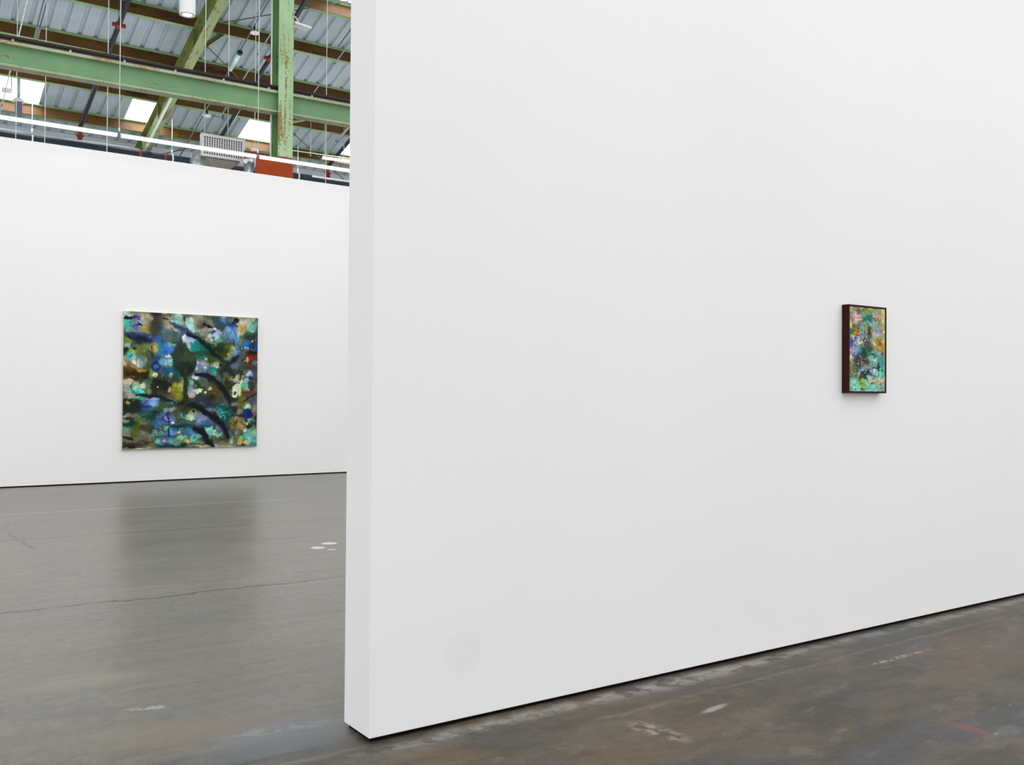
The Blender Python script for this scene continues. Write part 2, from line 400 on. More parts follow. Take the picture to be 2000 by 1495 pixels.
# ================================================================== PIPES AND CONDUITS UNDER THE ROOF
def slope_pts(x, ta, tb, n): return [RP(x, ta, n), RP(x, tb, n)]
def coupling(b, x, t, n, R=.075):
    b.tube([RP(x, t - .06, n), RP(x, t - .05, n), RP(x, t + .05, n), RP(x, t + .06, n)], [.04, R * .8, R * .8, .04], 10)
    a = RP(x, t, n)
    b.box(a[0] - R * 1.55, a[0] + R * 1.55, a[1] - .03, a[1] + .03, a[2] - .03, a[2] + .03)
    return b
MAIN_Y, MAIN_Z = 22.2, 6.575
def sprinkler(x, mid, label):
    nn = N_PURLIN - .20; o = RP(x, 14, nn)
    r = thing('sprinkler_pipe', o, label, 'pipe', 'sprinkler branch pipes down the roof slope')
    MB().tube(slope_pts(x, 10.0, 19.40, nn), .046, 12).build('pipe', M['navy'], r, o)
    for m in mid: coupling(MB(), x, m, nn).build('coupling', M['red'], r, o)
    e = RP(x, 19.40, nn)
    e2 = (e[0], e[1] + .03, e[2])
    b = MB().tube([e, (e[0], e[1] + .02, e[2] - .07), (e[0], e[1] + .02, MAIN_Z + .10)], .05, 10)
    b.tube([(e[0], e[1] + .02, e[2] - .16), (e[0], e[1] + .02, e[2] - .20)], .085, 10)
    b.tube([(e[0], e[1] + .02, e[2] - .02), (e[0], e[1] + .02, e[2] - .05)], .08, 10)
    b.build('riser', M['red'], r, o)
    for m in mid:
        MB().tube([RP(x - .03, m - .12, nn + .04), (x - .03, RP(x, m - .12, nn)[1], RPZ(RP(x, m - .12, nn)[1], N_DECK) - .01)], .006, 6).build('hanger_rod', M['conduit_dark'], r, o)
    return r
sprinkler(3.95, (15.60,), 'dark blue sprinkler pipe left of the sloping rafter')
sprinkler(6.88, (15.62,), 'dark blue sprinkler pipe sloping down behind the green column')
sprinkler(9.78, (15.60,), 'dark blue sprinkler pipe beside rightmost skylight, near white partition edge')
mo = (5, MAIN_Y, MAIN_Z)
r = thing('sprinkler_main', mo, 'thick dark slate pipe running level along the top of the far wall', 'pipe')
MB().tube([(-8, MAIN_Y, MAIN_Z - .02), (18, MAIN_Y, MAIN_Z + .04)], .085, 16).build('pipe', M['main'], r, mo)
for x in (5.17, 5.72):
    MB().tube([(x - .03, MAIN_Y, MAIN_Z + .015), (x + .03, MAIN_Y, MAIN_Z + .015)], .097, 16).build('coupling', M['red'], r, mo)
tag(MB().tube([(-8, 21.95, 6.600), (5.1, 21.95, 6.625)], .024, 10).build('level_conduit_or_highlight', M['conduit'], None, (2, 21.95, 6.6)),
    'light grey conduit running level along the dark slate pipe, left of the grille', 'conduit')
tag(MB().tube([(9.2, 21.95, 6.60), (18, 21.95, 6.61)], .024, 10).build('level_conduit_or_highlight', M['wire'], None, (10, 21.95, 6.6)),  # thin white tube added as the highlight on the slate pipe
    'pale thin tube standing for a highlight along the dark slate pipe, right of the column', 'conduit')
for x, lb in ((2.99, 'white pipe strap on a rod, left of the sloping rafter'), (5.88, 'white pipe strap on a rod, right of the sloping rafter foot'), (8.92, 'white pipe strap on a rod, right of the green column')):
    o = (x, MAIN_Y, MAIN_Z)
    r = thing('pipe_hanger', o, lb, 'pipe hanger', 'pipe hangers on the dark slate pipe')
    b = MB(); n = 20; vs = []; fs = []
    for xx, q in ((x - .015, .106), (x + .015, .106), (x + .015, .090), (x - .015, .090)):
        vs += [(xx, MAIN_Y + q * math.cos(2 * math.pi * k / n), MAIN_Z - .02 + .06 * (x + 8) / 26 + q * math.sin(2 * math.pi * k / n)) for k in range(n)]
    for j in range(4):
        for k in range(n): fs.append((j * n + k, j * n + (k + 1) % n, (j + 1) % 4 * n + (k + 1) % n, (j + 1) % 4 * n + k))
    b.add(vs, fs).build('strap', M['wire'], r, o)
    MB().tube([(x, MAIN_Y - .0, MAIN_Z + .10), (x, MAIN_Y, RPZ(MAIN_Y, N_DECK))], .008, 6).build('rod', M['wire'], r, o)
    MB().tube([(x, MAIN_Y, MAIN_Z + .10), (x, MAIN_Y, MAIN_Z + .22)], .018, 8).build('turnbuckle', M['wire'], r, o)

nc = N_PURLIN - .25
o = RP(6.22, 14, nc)
r = thing('sensor_conduit', o, 'slate conduit down the roof slope carrying white round ceiling sensors', 'conduit')
MB().tube(slope_pts(6.22, 10, 19.9, nc), .016, 8).build('tube', M['conduit_dark'], r, o)
pb = MB().tube(slope_pts(6.22, 15.55, 16.15, nc - .03), .045, 10).build('pale_sleeve', M['pale_tube'], r, o); pb['label'] = 'pale thick sleeve'
MB().tube([RP(6.22, 15.50, nc - .03), RP(6.22, 15.56, nc - .03)], .052, 10).build('sleeve_cap', M['navy'], r, o)
MB().tube([RP(6.22, 18.0, nc), RP(6.66, 17.98, nc)], .010, 6).tube([RP(6.64, 17.98, nc - .05), RP(6.64, 17.98, nc + .05)], .035, 8).build('side_arm', M['conduit_dark'], r, o)
for t, lb in ((14.68, 'white round ceiling sensor highest on the slate conduit'), (16.33, 'white round ceiling sensor just above the rail of the green girder'), (17.80, 'white round ceiling sensor below the girder, above the air grille')):
    p = RP(6.22, t, nc - .16)
    q = thing('ceiling_sensor', p, lb, 'sensor', 'white round sensors on the slate conduit')
    MB().tube([p, (p[0], p[1], p[2] + .03)], [.085, .08], 20).build('disc', M['white_metal'], q, p)
    MB().tube([(p[0], p[1], p[2] + .03), (p[0], p[1], p[2] + .13)], [.03, .02], 10).build('stem', M['navy'], q, p)
def conduit(x, ta, tb, n, rad, mat, label):
    o = RP(x, ta, n)
    r = thing('slope_conduit', o, label, 'conduit')
    MB().tube(slope_pts(x, ta, tb, n), rad, 8).build('tube', M[mat], r, o)
    t = math.ceil(ta)
    while t < tb: MB().tube(slope_pts(x, t, t + .04, n), rad * 1.5, 8).build('strap', M['conduit_dark'], r, o); t += 2.2
    return r
conduit(6.56, 10.5, 18.8, N_PURLIN - .30, .014, 'conduit', 'thin pale conduit beside the slate conduit, left of green column')
conduit(8.02, 10.5, 14.75, N_PURLIN - .20, .014, 'conduit_dark', 'short dark slender conduit above the purlin at upper right')
conduit(8.24, 10.5, 17.2, N_PURLIN - .12, .014, 'conduit', 'thin pale conduit crossing the purlins right of the column')
conduit(9.50, 15.5, 19.2, N_PURLIN - .2, .028, 'conduit', 'grey conduit under the girder near the rightmost skylight')
conduit(2.34, 12.0, 19.55, N_PURLIN - .45, .012, 'pale_tube', 'faint pale conduit at the left edge, crossing the leftmost skylight')
p = RP(2.34, 19.5, N_PURLIN - .55)
q = thing('ceiling_sensor', p, 'white round ceiling sensor at far left just above the light line', 'sensor')
MB().tube([p, (p[0], p[1], p[2] + .03)], [.11, .10], 20).build('disc', M['white_metal'], q, p)
MB().tube([(p[0], p[1], p[2] + .03), (p[0], p[1], p[2] + .18)], [.04, .02], 10).build('stem', M['navy'], q, p)
p = RP(2.62, 18.45, N_PURLIN - .42)
q = thing('hanging_projector', p, 'grey box device with white cone top in front of the leftmost skylight', 'ceiling device')
MB().box(p[0] - .06, p[0] + .06, p[1] - .06, p[1] + .06, p[2] - .30, p[2]).build('body', M['dark_grey'], q, p, bevel=.008)
MB().tube([(p[0], p[1], p[2]), (p[0], p[1], p[2] + .05), (p[0], p[1], p[2] + .10)], [.13, .09, .04], 16).build('cone', M['white_metal'], q, p)
MB().tube([(p[0], p[1], p[2] + .10), (p[0], p[1], RPZ(p[1], N_DECK))], .03, 8).build('stem', M['conduit'], q, p)
p = RP(2.43, 18.55, N_PURLIN - .12)
q = thing('junction_box', p, 'small white box at the top left corner of the leftmost skylight', 'junction box')
MB().box(p[0] - .09, p[0] + .09, p[1] - .06, p[1] + .06, p[2] - .05, p[2] + .03).build('box', M['white_metal'], q, p, bevel=.01)
MB().tube([(p[0] + .08, p[1], p[2]), (p[0] + .08, p[1], RPZ(p[1], N_DECK))], .010, 6).build('rod', M['conduit_dark'], q, p)
# coiled drop cord at top left
o = RP(2.6, 15.0, N_PURLIN - .5)
r = thing('coiled_cord', o, 'dark coiled cable hanging down the slope at top left above the girder', 'cable')
MB().box(2.53, 2.68, 14.45, 14.70, N_PURLIN - .56, N_PURLIN - .44, RP).build('plug_box', M['conduit_dark'], r, o)
MB().tube(slope_pts(2.575, 14.7, 15.75, N_PURLIN - .5), .012, 6).tube(slope_pts(2.625, 14.7, 15.75, N_PURLIN - .5), .012, 6).build('cable', M['conduit_dark'], r, o)
pts = []
for k in range(150):
    a = k * .62; t = 15.72 + .75 * k / 149
    pts.append(RP(2.61 + .035 * math.cos(a), t, N_PURLIN - .5 + .035 * math.sin(a)))
MB().tube(pts, .008, 5).build('coil', M['conduit'], r, o)
# tie rods
nr = N_PURLIN - .1
for A, B, lb in (((5.60, 15.75), (6.62, 16.68), 'thin olive tie rod running down right from the rafter to the girder rail'),
                 ((5.73, 14.97), (7.75, 13.45), 'thin olive tie rod rising right from the rafter behind the column'),
                 ((8.43, 18.35), (10.66, 20.25), 'thin olive tie rod running down right beside the column foot'),
                 ((5.85, 20.25), (6.75, 19.45), 'thin dark tie rod low behind the sloping rafter foot, by the pipe')):
    a, c = RP(*A, nr), RP(*B, nr)
    r = thing('tie_rod', a, lb, 'tie rod', 'diagonal tie rods under the roof')
    d = Vector(c) - Vector(a)
    MB().tube([a, c], .012, 6).build('rod', M['rod'], r, a)
    MB().tube([Vector(a) + d * .02, Vector(a) + d * .05], .024, 8).build('end_nut', M['rod'], r, a)
A, B = RP(8.30, 17.95, nr), RP(8.95, 17.40, nr)
tag(angle(MB(), A, B, .06, .008).build('angle_brace', M['green_flange'], None, A), 'pale green angle brace right of the column just under the girder', 'brace')

# suspension wires
def wire(x, y, z0, z1, label, rad=.006):
    o = (x, y, z0)
    r = thing('hanging_wire', o, label, 'wire', 'thin white suspension wires')
    MB().tube([(x, y, z0), (x, y, z1)], rad, 6).build('wire', M['wire'], r, o)
    MB().tube([(x, y, z0), (x, y, z0 + .05)], rad * 1.8, 6).build('end_crimp', M['wire'], r, o)
zt = RPZ(16.5, N_DECK)
wire(1.995, 16.5, 4.45, zt, 'white suspension wire nearest the left edge, dropping behind the far wall')
wire(2.405, 16.5, 4.45, zt, 'white suspension wire crossing the right end of the leftmost skylight bay')
wire(3.33, 16.5, 4.45, zt, 'white suspension wire behind the girder, left of the second skylight', .007)
wire(5.81, 16.5, 4.95, zt, 'faint white wire in front of the skylight left of the column', .006)
wire(7.178, 16.5, 4.45, zt, 'white suspension wire between the green column and the white partition', .007)
wire(2.643, 12.4, 4.46, RPZ(12.4, N_DECK), 'white wire in front of the girder holding the left joint of light line')
wire(4.412, 12.4, 4.46, RPZ(12.4, N_DECK), 'white wire in front of the girder just left of the column')

# ================================================================== LIGHT FITTINGS
segs = [(.875, 2.625, 'glowing white linear light at left of the row above the far wall'),
        (2.655, 4.395, 'glowing white linear light passing in front of the white air grille'), (4.425, 6.17, 'glowing white linear light crossing the orange red column casing')]
for a, c, lb in segs:
    o = ((a + c) / 2, 12.4, 4.41)
    r = thing('linear_light', o, lb, 'light', 'row of linear lights above the far wall')
    MB().box(a, c, 12.388, 12.412, 4.426, 4.440).build('housing', M['white_metal'], r, o)
    MB().box(a + .012, c - .012, 12.382, 12.418, 4.394, 4.426).build('diffuser', M['led'], r, o, bevel=.006)
    for x in (a + .006, c - .006):
        MB().box(x - .006, x + .006, 12.384, 12.416, 4.395, 4.424).build('end_cap', M['conduit'], r, o)
o = (9.5, 21, 6.86)
r = thing('linear_light', o, 'small distant glowing tube light under the eave beside the right skylight', 'light')
MB().tube([(9.06, 21, 6.845), (10.4, 21, 6.87)], .034, 10).build('diffuser', M['led'], r, o)
MB().tube([(8.2, 21, 6.90), (10.4, 21, 6.95)], .012, 8).build('rail', M['wire'], r, o)
for x in (8.28, 8.75, 9.1, 9.6):
    MB().tube([(x, 21, 6.83), (x, 21, RPZ(21, N_DECK))], .012, 6).build('hanger', M['conduit'], r, o)
# cylinder pendant
px, py, pz, pr = 3.346, 12.0, 5.955, .098
o = (px, py, pz)
r = thing('pendant_lamp', o, 'white cylinder pendant downlight hanging at the top of the view', 'lamp')
b = MB(); prof_ = [(pz + .55, 0.012), (pz + .55, pr), (pz, pr), (pz, pr * .62), (pz + .05, pr * .55)]
n = 32; vs = []; fs = []
for z, q in prof_:
    vs += [(px + q * math.cos(2 * math.pi * k / n), py + q * math.sin(2 * math.pi * k / n), z) for k in range(n)]
for j in range(len(prof_) - 1):
    for k in range(n): fs.append((j * n + k, j * n + (k + 1) % n, (j + 1) * n + (k + 1) % n, (j + 1) * n + k))
b.add(vs, fs, False); ob = b.build('shade', M['white_metal'], r, o)
MB().tube([(px, py, pz + .012), (px, py, pz + .02)], pr * .615, 28).build('lens', M['lens'], r, o)
MB().tube([(px, py, pz + .55), (px, py, RPZ(py, N_DECK))], .012, 8).build('stem', M['white_metal'], r, o)

# ================================================================== AIR GRILLE, DUCT AND BOXES BEHIND THE FAR WALL
gx0, gx1, gz0, gz1, gyf = 4.383, 5.091, 4.938, 5.298, 14.90
gx1_ = gx1
o = ((gx0 + gx1) / 2, gyf, gz0)
r = thing('ventilation_unit', o, 'white perforated air grille with silver duct, hung on wires left of the column', 'air vent')
fr = .045
b = MB()
b.box(gx0, gx1, gyf - .010, gyf + .012, gz1 - fr, gz1).box(gx0, gx1, gyf - .010, gyf + .012, gz0, gz0 + fr)
b.box(gx0, gx0 + fr, gyf - .010, gyf + .012, gz0 + fr, gz1 - fr).box(gx1 - fr, gx1, gyf - .010, gyf + .012, gz0 + fr, gz1 - fr)
b.build('grille_frame', M['white_metal'], r, o, bevel=.003)
b = MB(); ncol, nrow = 16, 9
W_ = gx1 - gx0 - 2 * fr; H_ = gz1 - gz0 - 2 * fr
for k in range(ncol + 1):
    x = gx0 + fr + W_ * k / ncol
    b.box(max(gx0 + fr, x - .0085), min(gx1 - fr, x + .0085), gyf - .006, gyf + .001, gz0 + fr, gz1 - fr)
for k in range(1, nrow):
    z = gz0 + fr + H_ * k / nrow
    b.box(gx0 + fr, gx1 - fr, gyf - .005, gyf + .001, z - .0048, z + .0048)
b.build('louvre', M['white_metal'], r, o)
MB().box(gx0 + .012, gx1 - .012, gyf + .022, gyf + .09, gz0 + .01, gz1 - .01).build('plenum_box', M['galv'], r, o)
p_ = MB().box(gx0 + fr - .01, gx1 - fr + .01, gyf + .004, gyf + .016, gz0 + fr - .01, gz1 - fr + .01).build('backing_panel', M['void'], r, o); p_['label'] = 'black sheet standing for the shade behind the holes'  # black sheet put in for the shade inside the plenum
for x in (gx0 + .06, gx0 + .43):
    MB().tube([(x, gyf + .01, gz1 - .005), (x, gyf + .01, RPZ(gyf, N_DECK))], .007, 6).build('hanging_wire', M['wire'], r, o)
# tan underside transition + round duct
b2 = MB()
top = [(gx0 + .06, gyf + .02), (gx1 - .05, gyf + .02), (gx1 - .05, gyf + .29), (gx0 + .06, gyf + .29)]
bot = [(gx0 + .22, gyf + .06), (gx1 - .26, gyf + .06), (gx1 - .26, gyf + .26), (gx0 + .22, gyf + .26)]
vs = [(x, y, gz0) for x, y in top] + [(x, y, gz0 - .17) for x, y in bot]
b2.add(vs, [(0, 1, 5, 4), (1, 2, 6, 5), (2, 3, 7, 6), (3, 0, 4, 7), (4, 5, 6, 7), (3, 2, 1, 0)])
b2.build('hood', M['tan'], r, o, bevel=.02)
MB().tube([(4.99, 14.45, 4.80), (5.03, 14.45, 4.84), (5.10, 14.45, 4.85)], .10, 20).build('elbow', M['galv'], r, o)
MB().tube([(5.0, 14.45, 4.1), (5.0, 14.45, 4.60), (5.0, 14.45, 4.80)], .07, 16).build('drop', M['galv'], r, o)
for rr_, xx in ((.115, 5.06), (.13, 5.11)): MB().tube([(xx, 14.45, 4.84), (xx + .02, 14.45, 4.84)], rr_, 20).build('collar', M['white_metal'], r, o)
fl = [(gx0 + .05 - .0, 15.05, 5.02), (gx0 - .02, 15.0, 4.97), (gx0 - .05, 14.96, 4.86), (gx0 + .0, 14.92, 4.72), (gx0 + .09, 14.9, 4.55), (gx0 + .12, 14.9, 4.2)]
MB().tube(fl, [.07, .085, .095, .10, .10, .10], 16).build('flexible_hose', M['galv'], r, o)

# white panel with looped cable on the column's right side
o = (5.7, 14.02, 6.96)
r = thing('antenna_panel', o, 'small flat white panel with looped cable fixed right of the column', 'antenna')
def TL(x, y, z): return (x, y, z - .10 * (x - 5.52) + .12 * (y - 14.0))
MB().box(5.52, 5.80, 13.92, 14.14, 6.985, 7.02, TL).build('panel', M['white_metal'], r, o, bevel=.01)
MB().box(5.49, 5.56, 14.0, 14.05, 6.96, 7.0).build('bracket', M['white_metal'], r, o)
lp = [(5.50, 14.08, 7.14), (5.55, 14.08, 7.155), (5.60, 14.08, 7.13), (5.63, 14.08, 7.08), (5.62, 14.08, 7.03), (5.585, 14.08, 7.0)]
MB().tube(lp, .012, 8).build('cable', M['wire'], r, o)
tag(MB().box(4.99, 5.10, 14.3, 14.36, 4.985, 5.03).build('small_device', M['white_metal'], None, (5.05, 14.3, 5.0), bevel=.004), 'tiny white box between the grille and the column, under the skylight', 'box')

# ================================================================== PAINTINGS (colour worked out stroke by stroke into a colour attribute)
class Canvas:
    def __init__(s, w, h, seed):
        s.w, s.h = w, h; rng = np.random.default_rng(seed)
        u, v = np.meshgrid((np.arange(w) + .5) / w, (np.arange(h) + .5) / h); s.u, s.v = u, v
        s.img = np.zeros((h, w, 3)); s.asp = h / w
        def vn(f):
            g = rng.random((int(f * s.asp) + 3, f + 3)); x = u * f; y = v * f * s.asp
            xi = x.astype(int); yi = y.astype(int); fx = x - xi; fy = y - yi
            fx = fx * fx * (3 - 2 * fx); fy = fy * fy * (3 - 2 * fy)
            return (g[yi, xi] * (1 - fx) + g[yi, xi + 1] * fx) * (1 - fy) + (g[yi + 1, xi] * (1 - fx) + g[yi + 1, xi + 1] * fx) * fy - .5
        s.vn = vn
        def fbm(f, o=5, g=.55): return sum(vn(int(f * 2 ** k)) * g ** k for k in range(o))
        s.nx = [fbm(f) for f in (5, 9, 16)]; s.ny = [fbm(f) for f in (5, 9, 16)]
        s.tex = fbm(12, 5, .7); s.tex2 = fbm(40, 3, .8)
    def blend(s, m, c, a):
        m = np.clip(m, 0, 1)[..., None] * a; tone = (1 + .34 * s.tex)[..., None]
        s.img = s.img * (1 - m) + np.array(c, float) * tone * m
    def blob(s, cx, cy, rx, ry, c, a=1.0, soft=.18, n=.35, rot=0.0):
        r = (rx * ry) ** .5; k = 0 if r > .12 else (1 if r > .05 else 2); n = n * (1.4 if r > .02 else .8)
        U = s.u + (s.nx[k] * 1.3 + s.nx[2] * .5) * n * r - cx; V = s.v + (s.ny[k] * 1.3 + s.ny[2] * .5) * n * r - cy
        ca, sa = math.cos(rot), math.sin(rot)
        d = np.sqrt(((U * ca + V * sa) / rx) ** 2 + ((-U * sa + V * ca) / ry) ** 2) + s.tex * soft * .8
        m = (1 + soft - d) / (2 * soft); m = np.clip(m, 0, 1); m = m * m * (3 - 2 * m)
        if soft < .3 and a > .9 and r > .025:            # pigment gathers along the rim of a wash
            rim = np.clip(1 - np.abs(d - .96) / .07, 0, 1)[..., None] * .22; s.img = s.img * (1 - rim * np.clip(m, 0, 1)[..., None] * 1.0)
            s.blend(m * (.82 + .5 * s.tex), c, 1.0); return
        s.blend(m, c, a)
    def stroke(s, pts, w, c, a=1.0, soft=.3, n=.3):
        hw = w / 2; k = 1 if hw > .03 else 2; n = n * 1.3
        if soft >= .38: soft *= 1.6; hw *= 1.08
        U = s.u + (s.nx[k] + s.nx[2] * .5) * n * hw * 1.5; V = s.v + (s.ny[k] + s.ny[2] * .5) * n * hw * 1.5
        d = np.full(U.shape, 9.0); tot = sum(math.dist(p, q) for p, q in zip(pts[:-1], pts[1:])); run = 0
        for (x0, y0), (x1, y1) in zip(pts[:-1], pts[1:]):
            dx, dy = x1 - x0, y1 - y0; L = dx * dx + dy * dy + 1e-12
            t = np.clip(((U - x0) * dx + (V - y0) * dy) / L, 0, 1)
            g = (run + t * L ** .5) / max(tot, 1e-9); taper = .55 + .45 * np.clip(np.minimum(g, 1 - g) * 5, 0, 1) + s.nx[1] * .3
            d = np.minimum(d, np.hypot(U - x0 - t * dx, V - y0 - t * dy) / np.clip(taper, .3, 1.6)); run += L ** .5
        m = (1 + soft - d / hw) / (2 * soft); m = np.clip(m, 0, 1); s.blend(m * m * (3 - 2 * m) * (1 + .5 * s.tex), c, a)
    def warp(s, amp):
        """drag every edge by a fine ragged displacement, as wet paint bleeds"""
        dx = (s.vn(26) + .7 * s.vn(55) + .5 * s.vn(100)) * amp * s.w; dy = (s.vn(26) + .7 * s.vn(55) + .5 * s.vn(100)) * amp * s.w * 1.3
        x = np.clip(s.u * s.w - .5 + dx, 0, s.w - 1.01); y = np.clip(s.v * s.h - .5 + dy, 0, s.h - 1.01)
        xi = x.astype(int); yi = y.astype(int); fx = (x - xi)[..., None]; fy = (y - yi)[..., None]; I = s.img
        s.img = (I[yi, xi] * (1 - fx) + I[yi, xi + 1] * fx) * (1 - fy) + (I[yi + 1, xi] * (1 - fx) + I[yi + 1, xi + 1] * fx) * fy
    def mottle(s, f, thr, c, a, seed_shift=0.0):
        nz = s.vn(f) + .6 * s.vn(f * 2) + .4 * s.vn(f * 4) + .25 * s.vn(f * 8)
        s.blend(np.clip((nz - thr) / .06, 0, 1), c, a)

def bilinear_inverse(TL, TR, BR, BL):
    src = [TL, TR, BR, BL]; dst = [(0, 0), (1, 0), (1, 1), (0, 1)]
    A = []; bb = []
    for (x, y), (u, v) in zip(src, dst):
        A.append([x, y, 1, 0, 0, 0, -u * x, -u * y]); bb.append(u)
        A.append([0, 0, 0, x, y, 1, -v * x, -v * y]); bb.append(v)
    h = np.linalg.solve(np.array(A, float), np.array(bb, float))
    def f(x, y):
        w = h[6] * x + h[7] * y + 1
        return ((h[0] * x + h[1] * y + h[2]) / w, (h[3] * x + h[4] * y + h[5]) / w)
    return f

def paint_large():
    cv = Canvas(330, 330, 11)
    uv = bilinear_inverse((241.5, 607), (504.2, 621.5), (501.5, 872.5), (238, 878.5))
    org = {1: (235, 600), 2: (370, 605), 3: (235, 740), 4: (370, 740)}; S = 10.68
    def Q(q, x, y): return uv(org[q][0] + x / S, org[q][1] + y / S)
    k = 1 / (S * 263.0); ky = 1 / (S * 262.0)
    def B(q, x, y, rx, ry, c, a=1.0, soft=.2, n=.35, rot=0.0): cv.blob(*Q(q, x, y), rx * k, ry * ky, c, a, soft, n, rot)
    def L(q, pts, w, c, a=1.0, soft=.3, n=.3): cv.stroke([Q(q, *p) for p in pts], w * k, c, a, soft, n)
    def ring(q, x, y, rx, ry, w, c, a=.9, a0=0, a1=6.3):
        L(q, [(x + rx * math.cos(t), y + ry * math.sin(t)) for t in np.linspace(a0, a1, 22)], w, c, a, .5, .2)
    cv.img[:] = np.array((84, 104, 92.))
    # --- large washes
    B(1, 420, 240, 380, 220, (168, 158, 128), 1, .5); B(1, 1100, 250, 330, 240, (142, 134, 108), 1, .4); B(2, 280, 220, 300, 200, (140, 132, 112), 1, .4)
    B(2, 1150, 260, 330, 150, (192, 182, 152), 1, .4); B(1, 560, 900, 420, 260, (118, 140, 98), 1, .5); B(1, 900, 980, 260, 260, (52, 105, 145), 1, .4)
    B(2, 700, 850, 420, 320, (60, 80, 52), 1, .5); B(2, 1100, 1150, 420, 240, (86, 98, 92), 1, .5); B(3, 300, 260, 300, 260, (130, 160, 135), 1, .4)
    B(3, 900, 250, 420, 260, (50, 58, 40), 1, .4); B(3, 560, 640, 420, 220, (52, 82, 62), 1, .4); B(3, 300, 1120, 420, 330, (126, 126, 102), 1, .4)
    B(3, 1150, 1000, 420, 380, (74, 100, 100), 1, .4); B(4, 400, 350, 480, 300, (74, 78, 40), 1, .5); B(4, 500, 950, 480, 400, (70, 84, 92), 1, .5)
    B(4, 1150, 900, 300, 300, (98, 110, 80), 1, .5); B(4, 1270, 1220, 180, 230, (104, 188, 170), 1, .2)
    cv.mottle(7, .42, (34, 50, 40), .6); cv.mottle(9, .5, (140, 190, 176), .5); cv.mottle(9, .55, (70, 110, 160), .5)
    # --- upper left
    B(1, 120, 145, 130, 70, (160, 206, 192)); L(1, [(90, 150), (160, 170)], 20, (120, 100, 70), .5)
    B(1, 160, 370, 125, 145, (52, 170, 150), 1, .25); B(1, 210, 470, 100, 50, (162, 212, 194)); B(1, 380, 370, 130, 170, (150, 170, 214)); B(1, 350, 200, 90, 45, (92, 84, 166))
    B(1, 370, 430, 80, 50, (100, 130, 200), .8, .5); L(1, [(80, 208), (300, 216)], 62, (24, 20, 58), 1, .15, .2); B(1, 190, 312, 22, 20, (20, 90, 100))
    B(1, 400, 255, 26, 24, (24, 26, 62)); L(1, [(350, 382), (410, 355), (470, 378)], 26, (24, 34, 82), 1, .2); L(1, [(388, 318), (412, 360)], 20, (24, 34, 82), 1, .2); L(1, [(440, 290), (480, 330)], 12, (40, 50, 80), .8)
    L(1, [(560, 425), (650, 440)], 14, (30, 36, 40), 1, .3); B(1, 570, 510, 160, 120, (168, 158, 74), 1, .3); L(1, [(470, 480), (550, 410)], 16, (150, 170, 150), .8)
    L(1, [(735, 60), (745, 600)], 230, (72, 82, 66), .92, .45, .12); L(1, [(735, 100), (740, 320)], 170, (40, 46, 52), .6, .6, .12); B(1, 745, 120, 120, 50, (34, 32, 48), .9, .5, .1)
    B(1, 860, 330, 90, 110, (108, 104, 70), .6, .6)
    ring(1, 985, 205, 95, 52, 18, (62, 56, 22)); L(1, [(900, 240), (1010, 252)], 28, (50, 46, 16), .9); B(1, 900, 130, 60, 26, (215, 200, 180), .9, .4)
    B(1, 1200, 240, 140, 140, (152, 208, 194)); B(1, 1180, 320, 25, 20, (190, 205, 150), .8); L(1, [(1365, 150), (1350, 380)], 66, (104, 100, 84), .95, .3, .4); B(1, 1345, 240, 30, 50, (60, 60, 55), .8, .4)
    B(1, 1455, 380, 70, 150, (156, 212, 194)); B(2, 40, 340, 80, 130, (156, 212, 194), 1, .2)
    B(1, 1030, 470, 120, 70, (165, 152, 126), 1, .4); B(1, 1170, 500, 90, 70, (150, 195, 180), .9, .3)
    B(1, 110, 590, 70, 60, (146, 200, 186), .9, .3); B(1, 360, 600, 240, 85, (56, 80, 130), 1, .4); L(1, [(180, 605), (400, 650), (540, 720)], 78, (26, 30, 62), .9, .4)
    B(1, 370, 590, 130, 35, (104, 122, 165), .6, .6); B(1, 480, 710, 110, 55, (20, 22, 44), .95, .4); B(1, 720, 680, 190, 90, (48, 78, 142), .95, .4); B(1, 860, 510, 60, 90, (44, 66, 120), .9, .3)
    B(1, 150, 705, 120, 75, (132, 166, 72), 1, .3); B(1, 195, 668, 60, 26, (196, 188, 92), .9, .4); B(1, 130, 790, 70, 40, (146, 200, 180), .9, .3)
    ring(1, 300, 785, 85, 50, 24, (40, 62, 56)); B(1, 300, 785, 60, 35, (90, 120, 110)); L(1, [(380, 740), (440, 830)], 26, (36, 52, 60), .9)
    B(1, 110, 900, 75, 85, (14, 24, 38), 1, .12, .25); B(1, 260, 925, 110, 70, (134, 172, 74), 1, .3); B(1, 560, 900, 220, 150, (132, 146, 88), .9, .5); B(1, 700, 905, 90, 75, (178, 164, 74), .95, .4)
    B(1, 495, 895, 25, 28, (175, 190, 40)); B(1, 650, 840, 18, 18, (40, 50, 40)); B(1, 595, 920, 20, 18, (40, 50, 40)); B(1, 300, 855, 40, 25, (60, 40, 20), .9)
    B(1, 905, 900, 120, 120, (36, 118, 128), .9, .4); B(1, 1010, 890, 110, 85, (58, 108, 196), 1, .35); B(1, 930, 1060, 130, 90, (72, 132, 198), 1, .3); B(1, 1050, 780, 90, 50, (110, 170, 165), .7, .4)
    B(1, 200, 1080, 140, 105, (84, 190, 178), 1, .2, .3, .6); B(1, 228, 1040, 55, 44, (0, 124, 182)); B(1, 90, 1180, 60, 120, (196, 184, 154), 1, .3)
    B(1, 400, 1110, 150, 110, (150, 180, 180), 1, .3); B(1, 330, 1190, 90, 65, (226, 206, 192), 1, .3); B(1, 470, 1180, 70, 70, (140, 172, 190), .9, .3)
    for j in range(13):
        x = 305 + j * 22; y0 = 850 + 25 * ((j * 7) % 5); L(1, [(x, y0), (x + 6, y0 + 180 + 22 * ((j * 5) % 7))], 9, (58, 78, 48), .85, .4, .15)
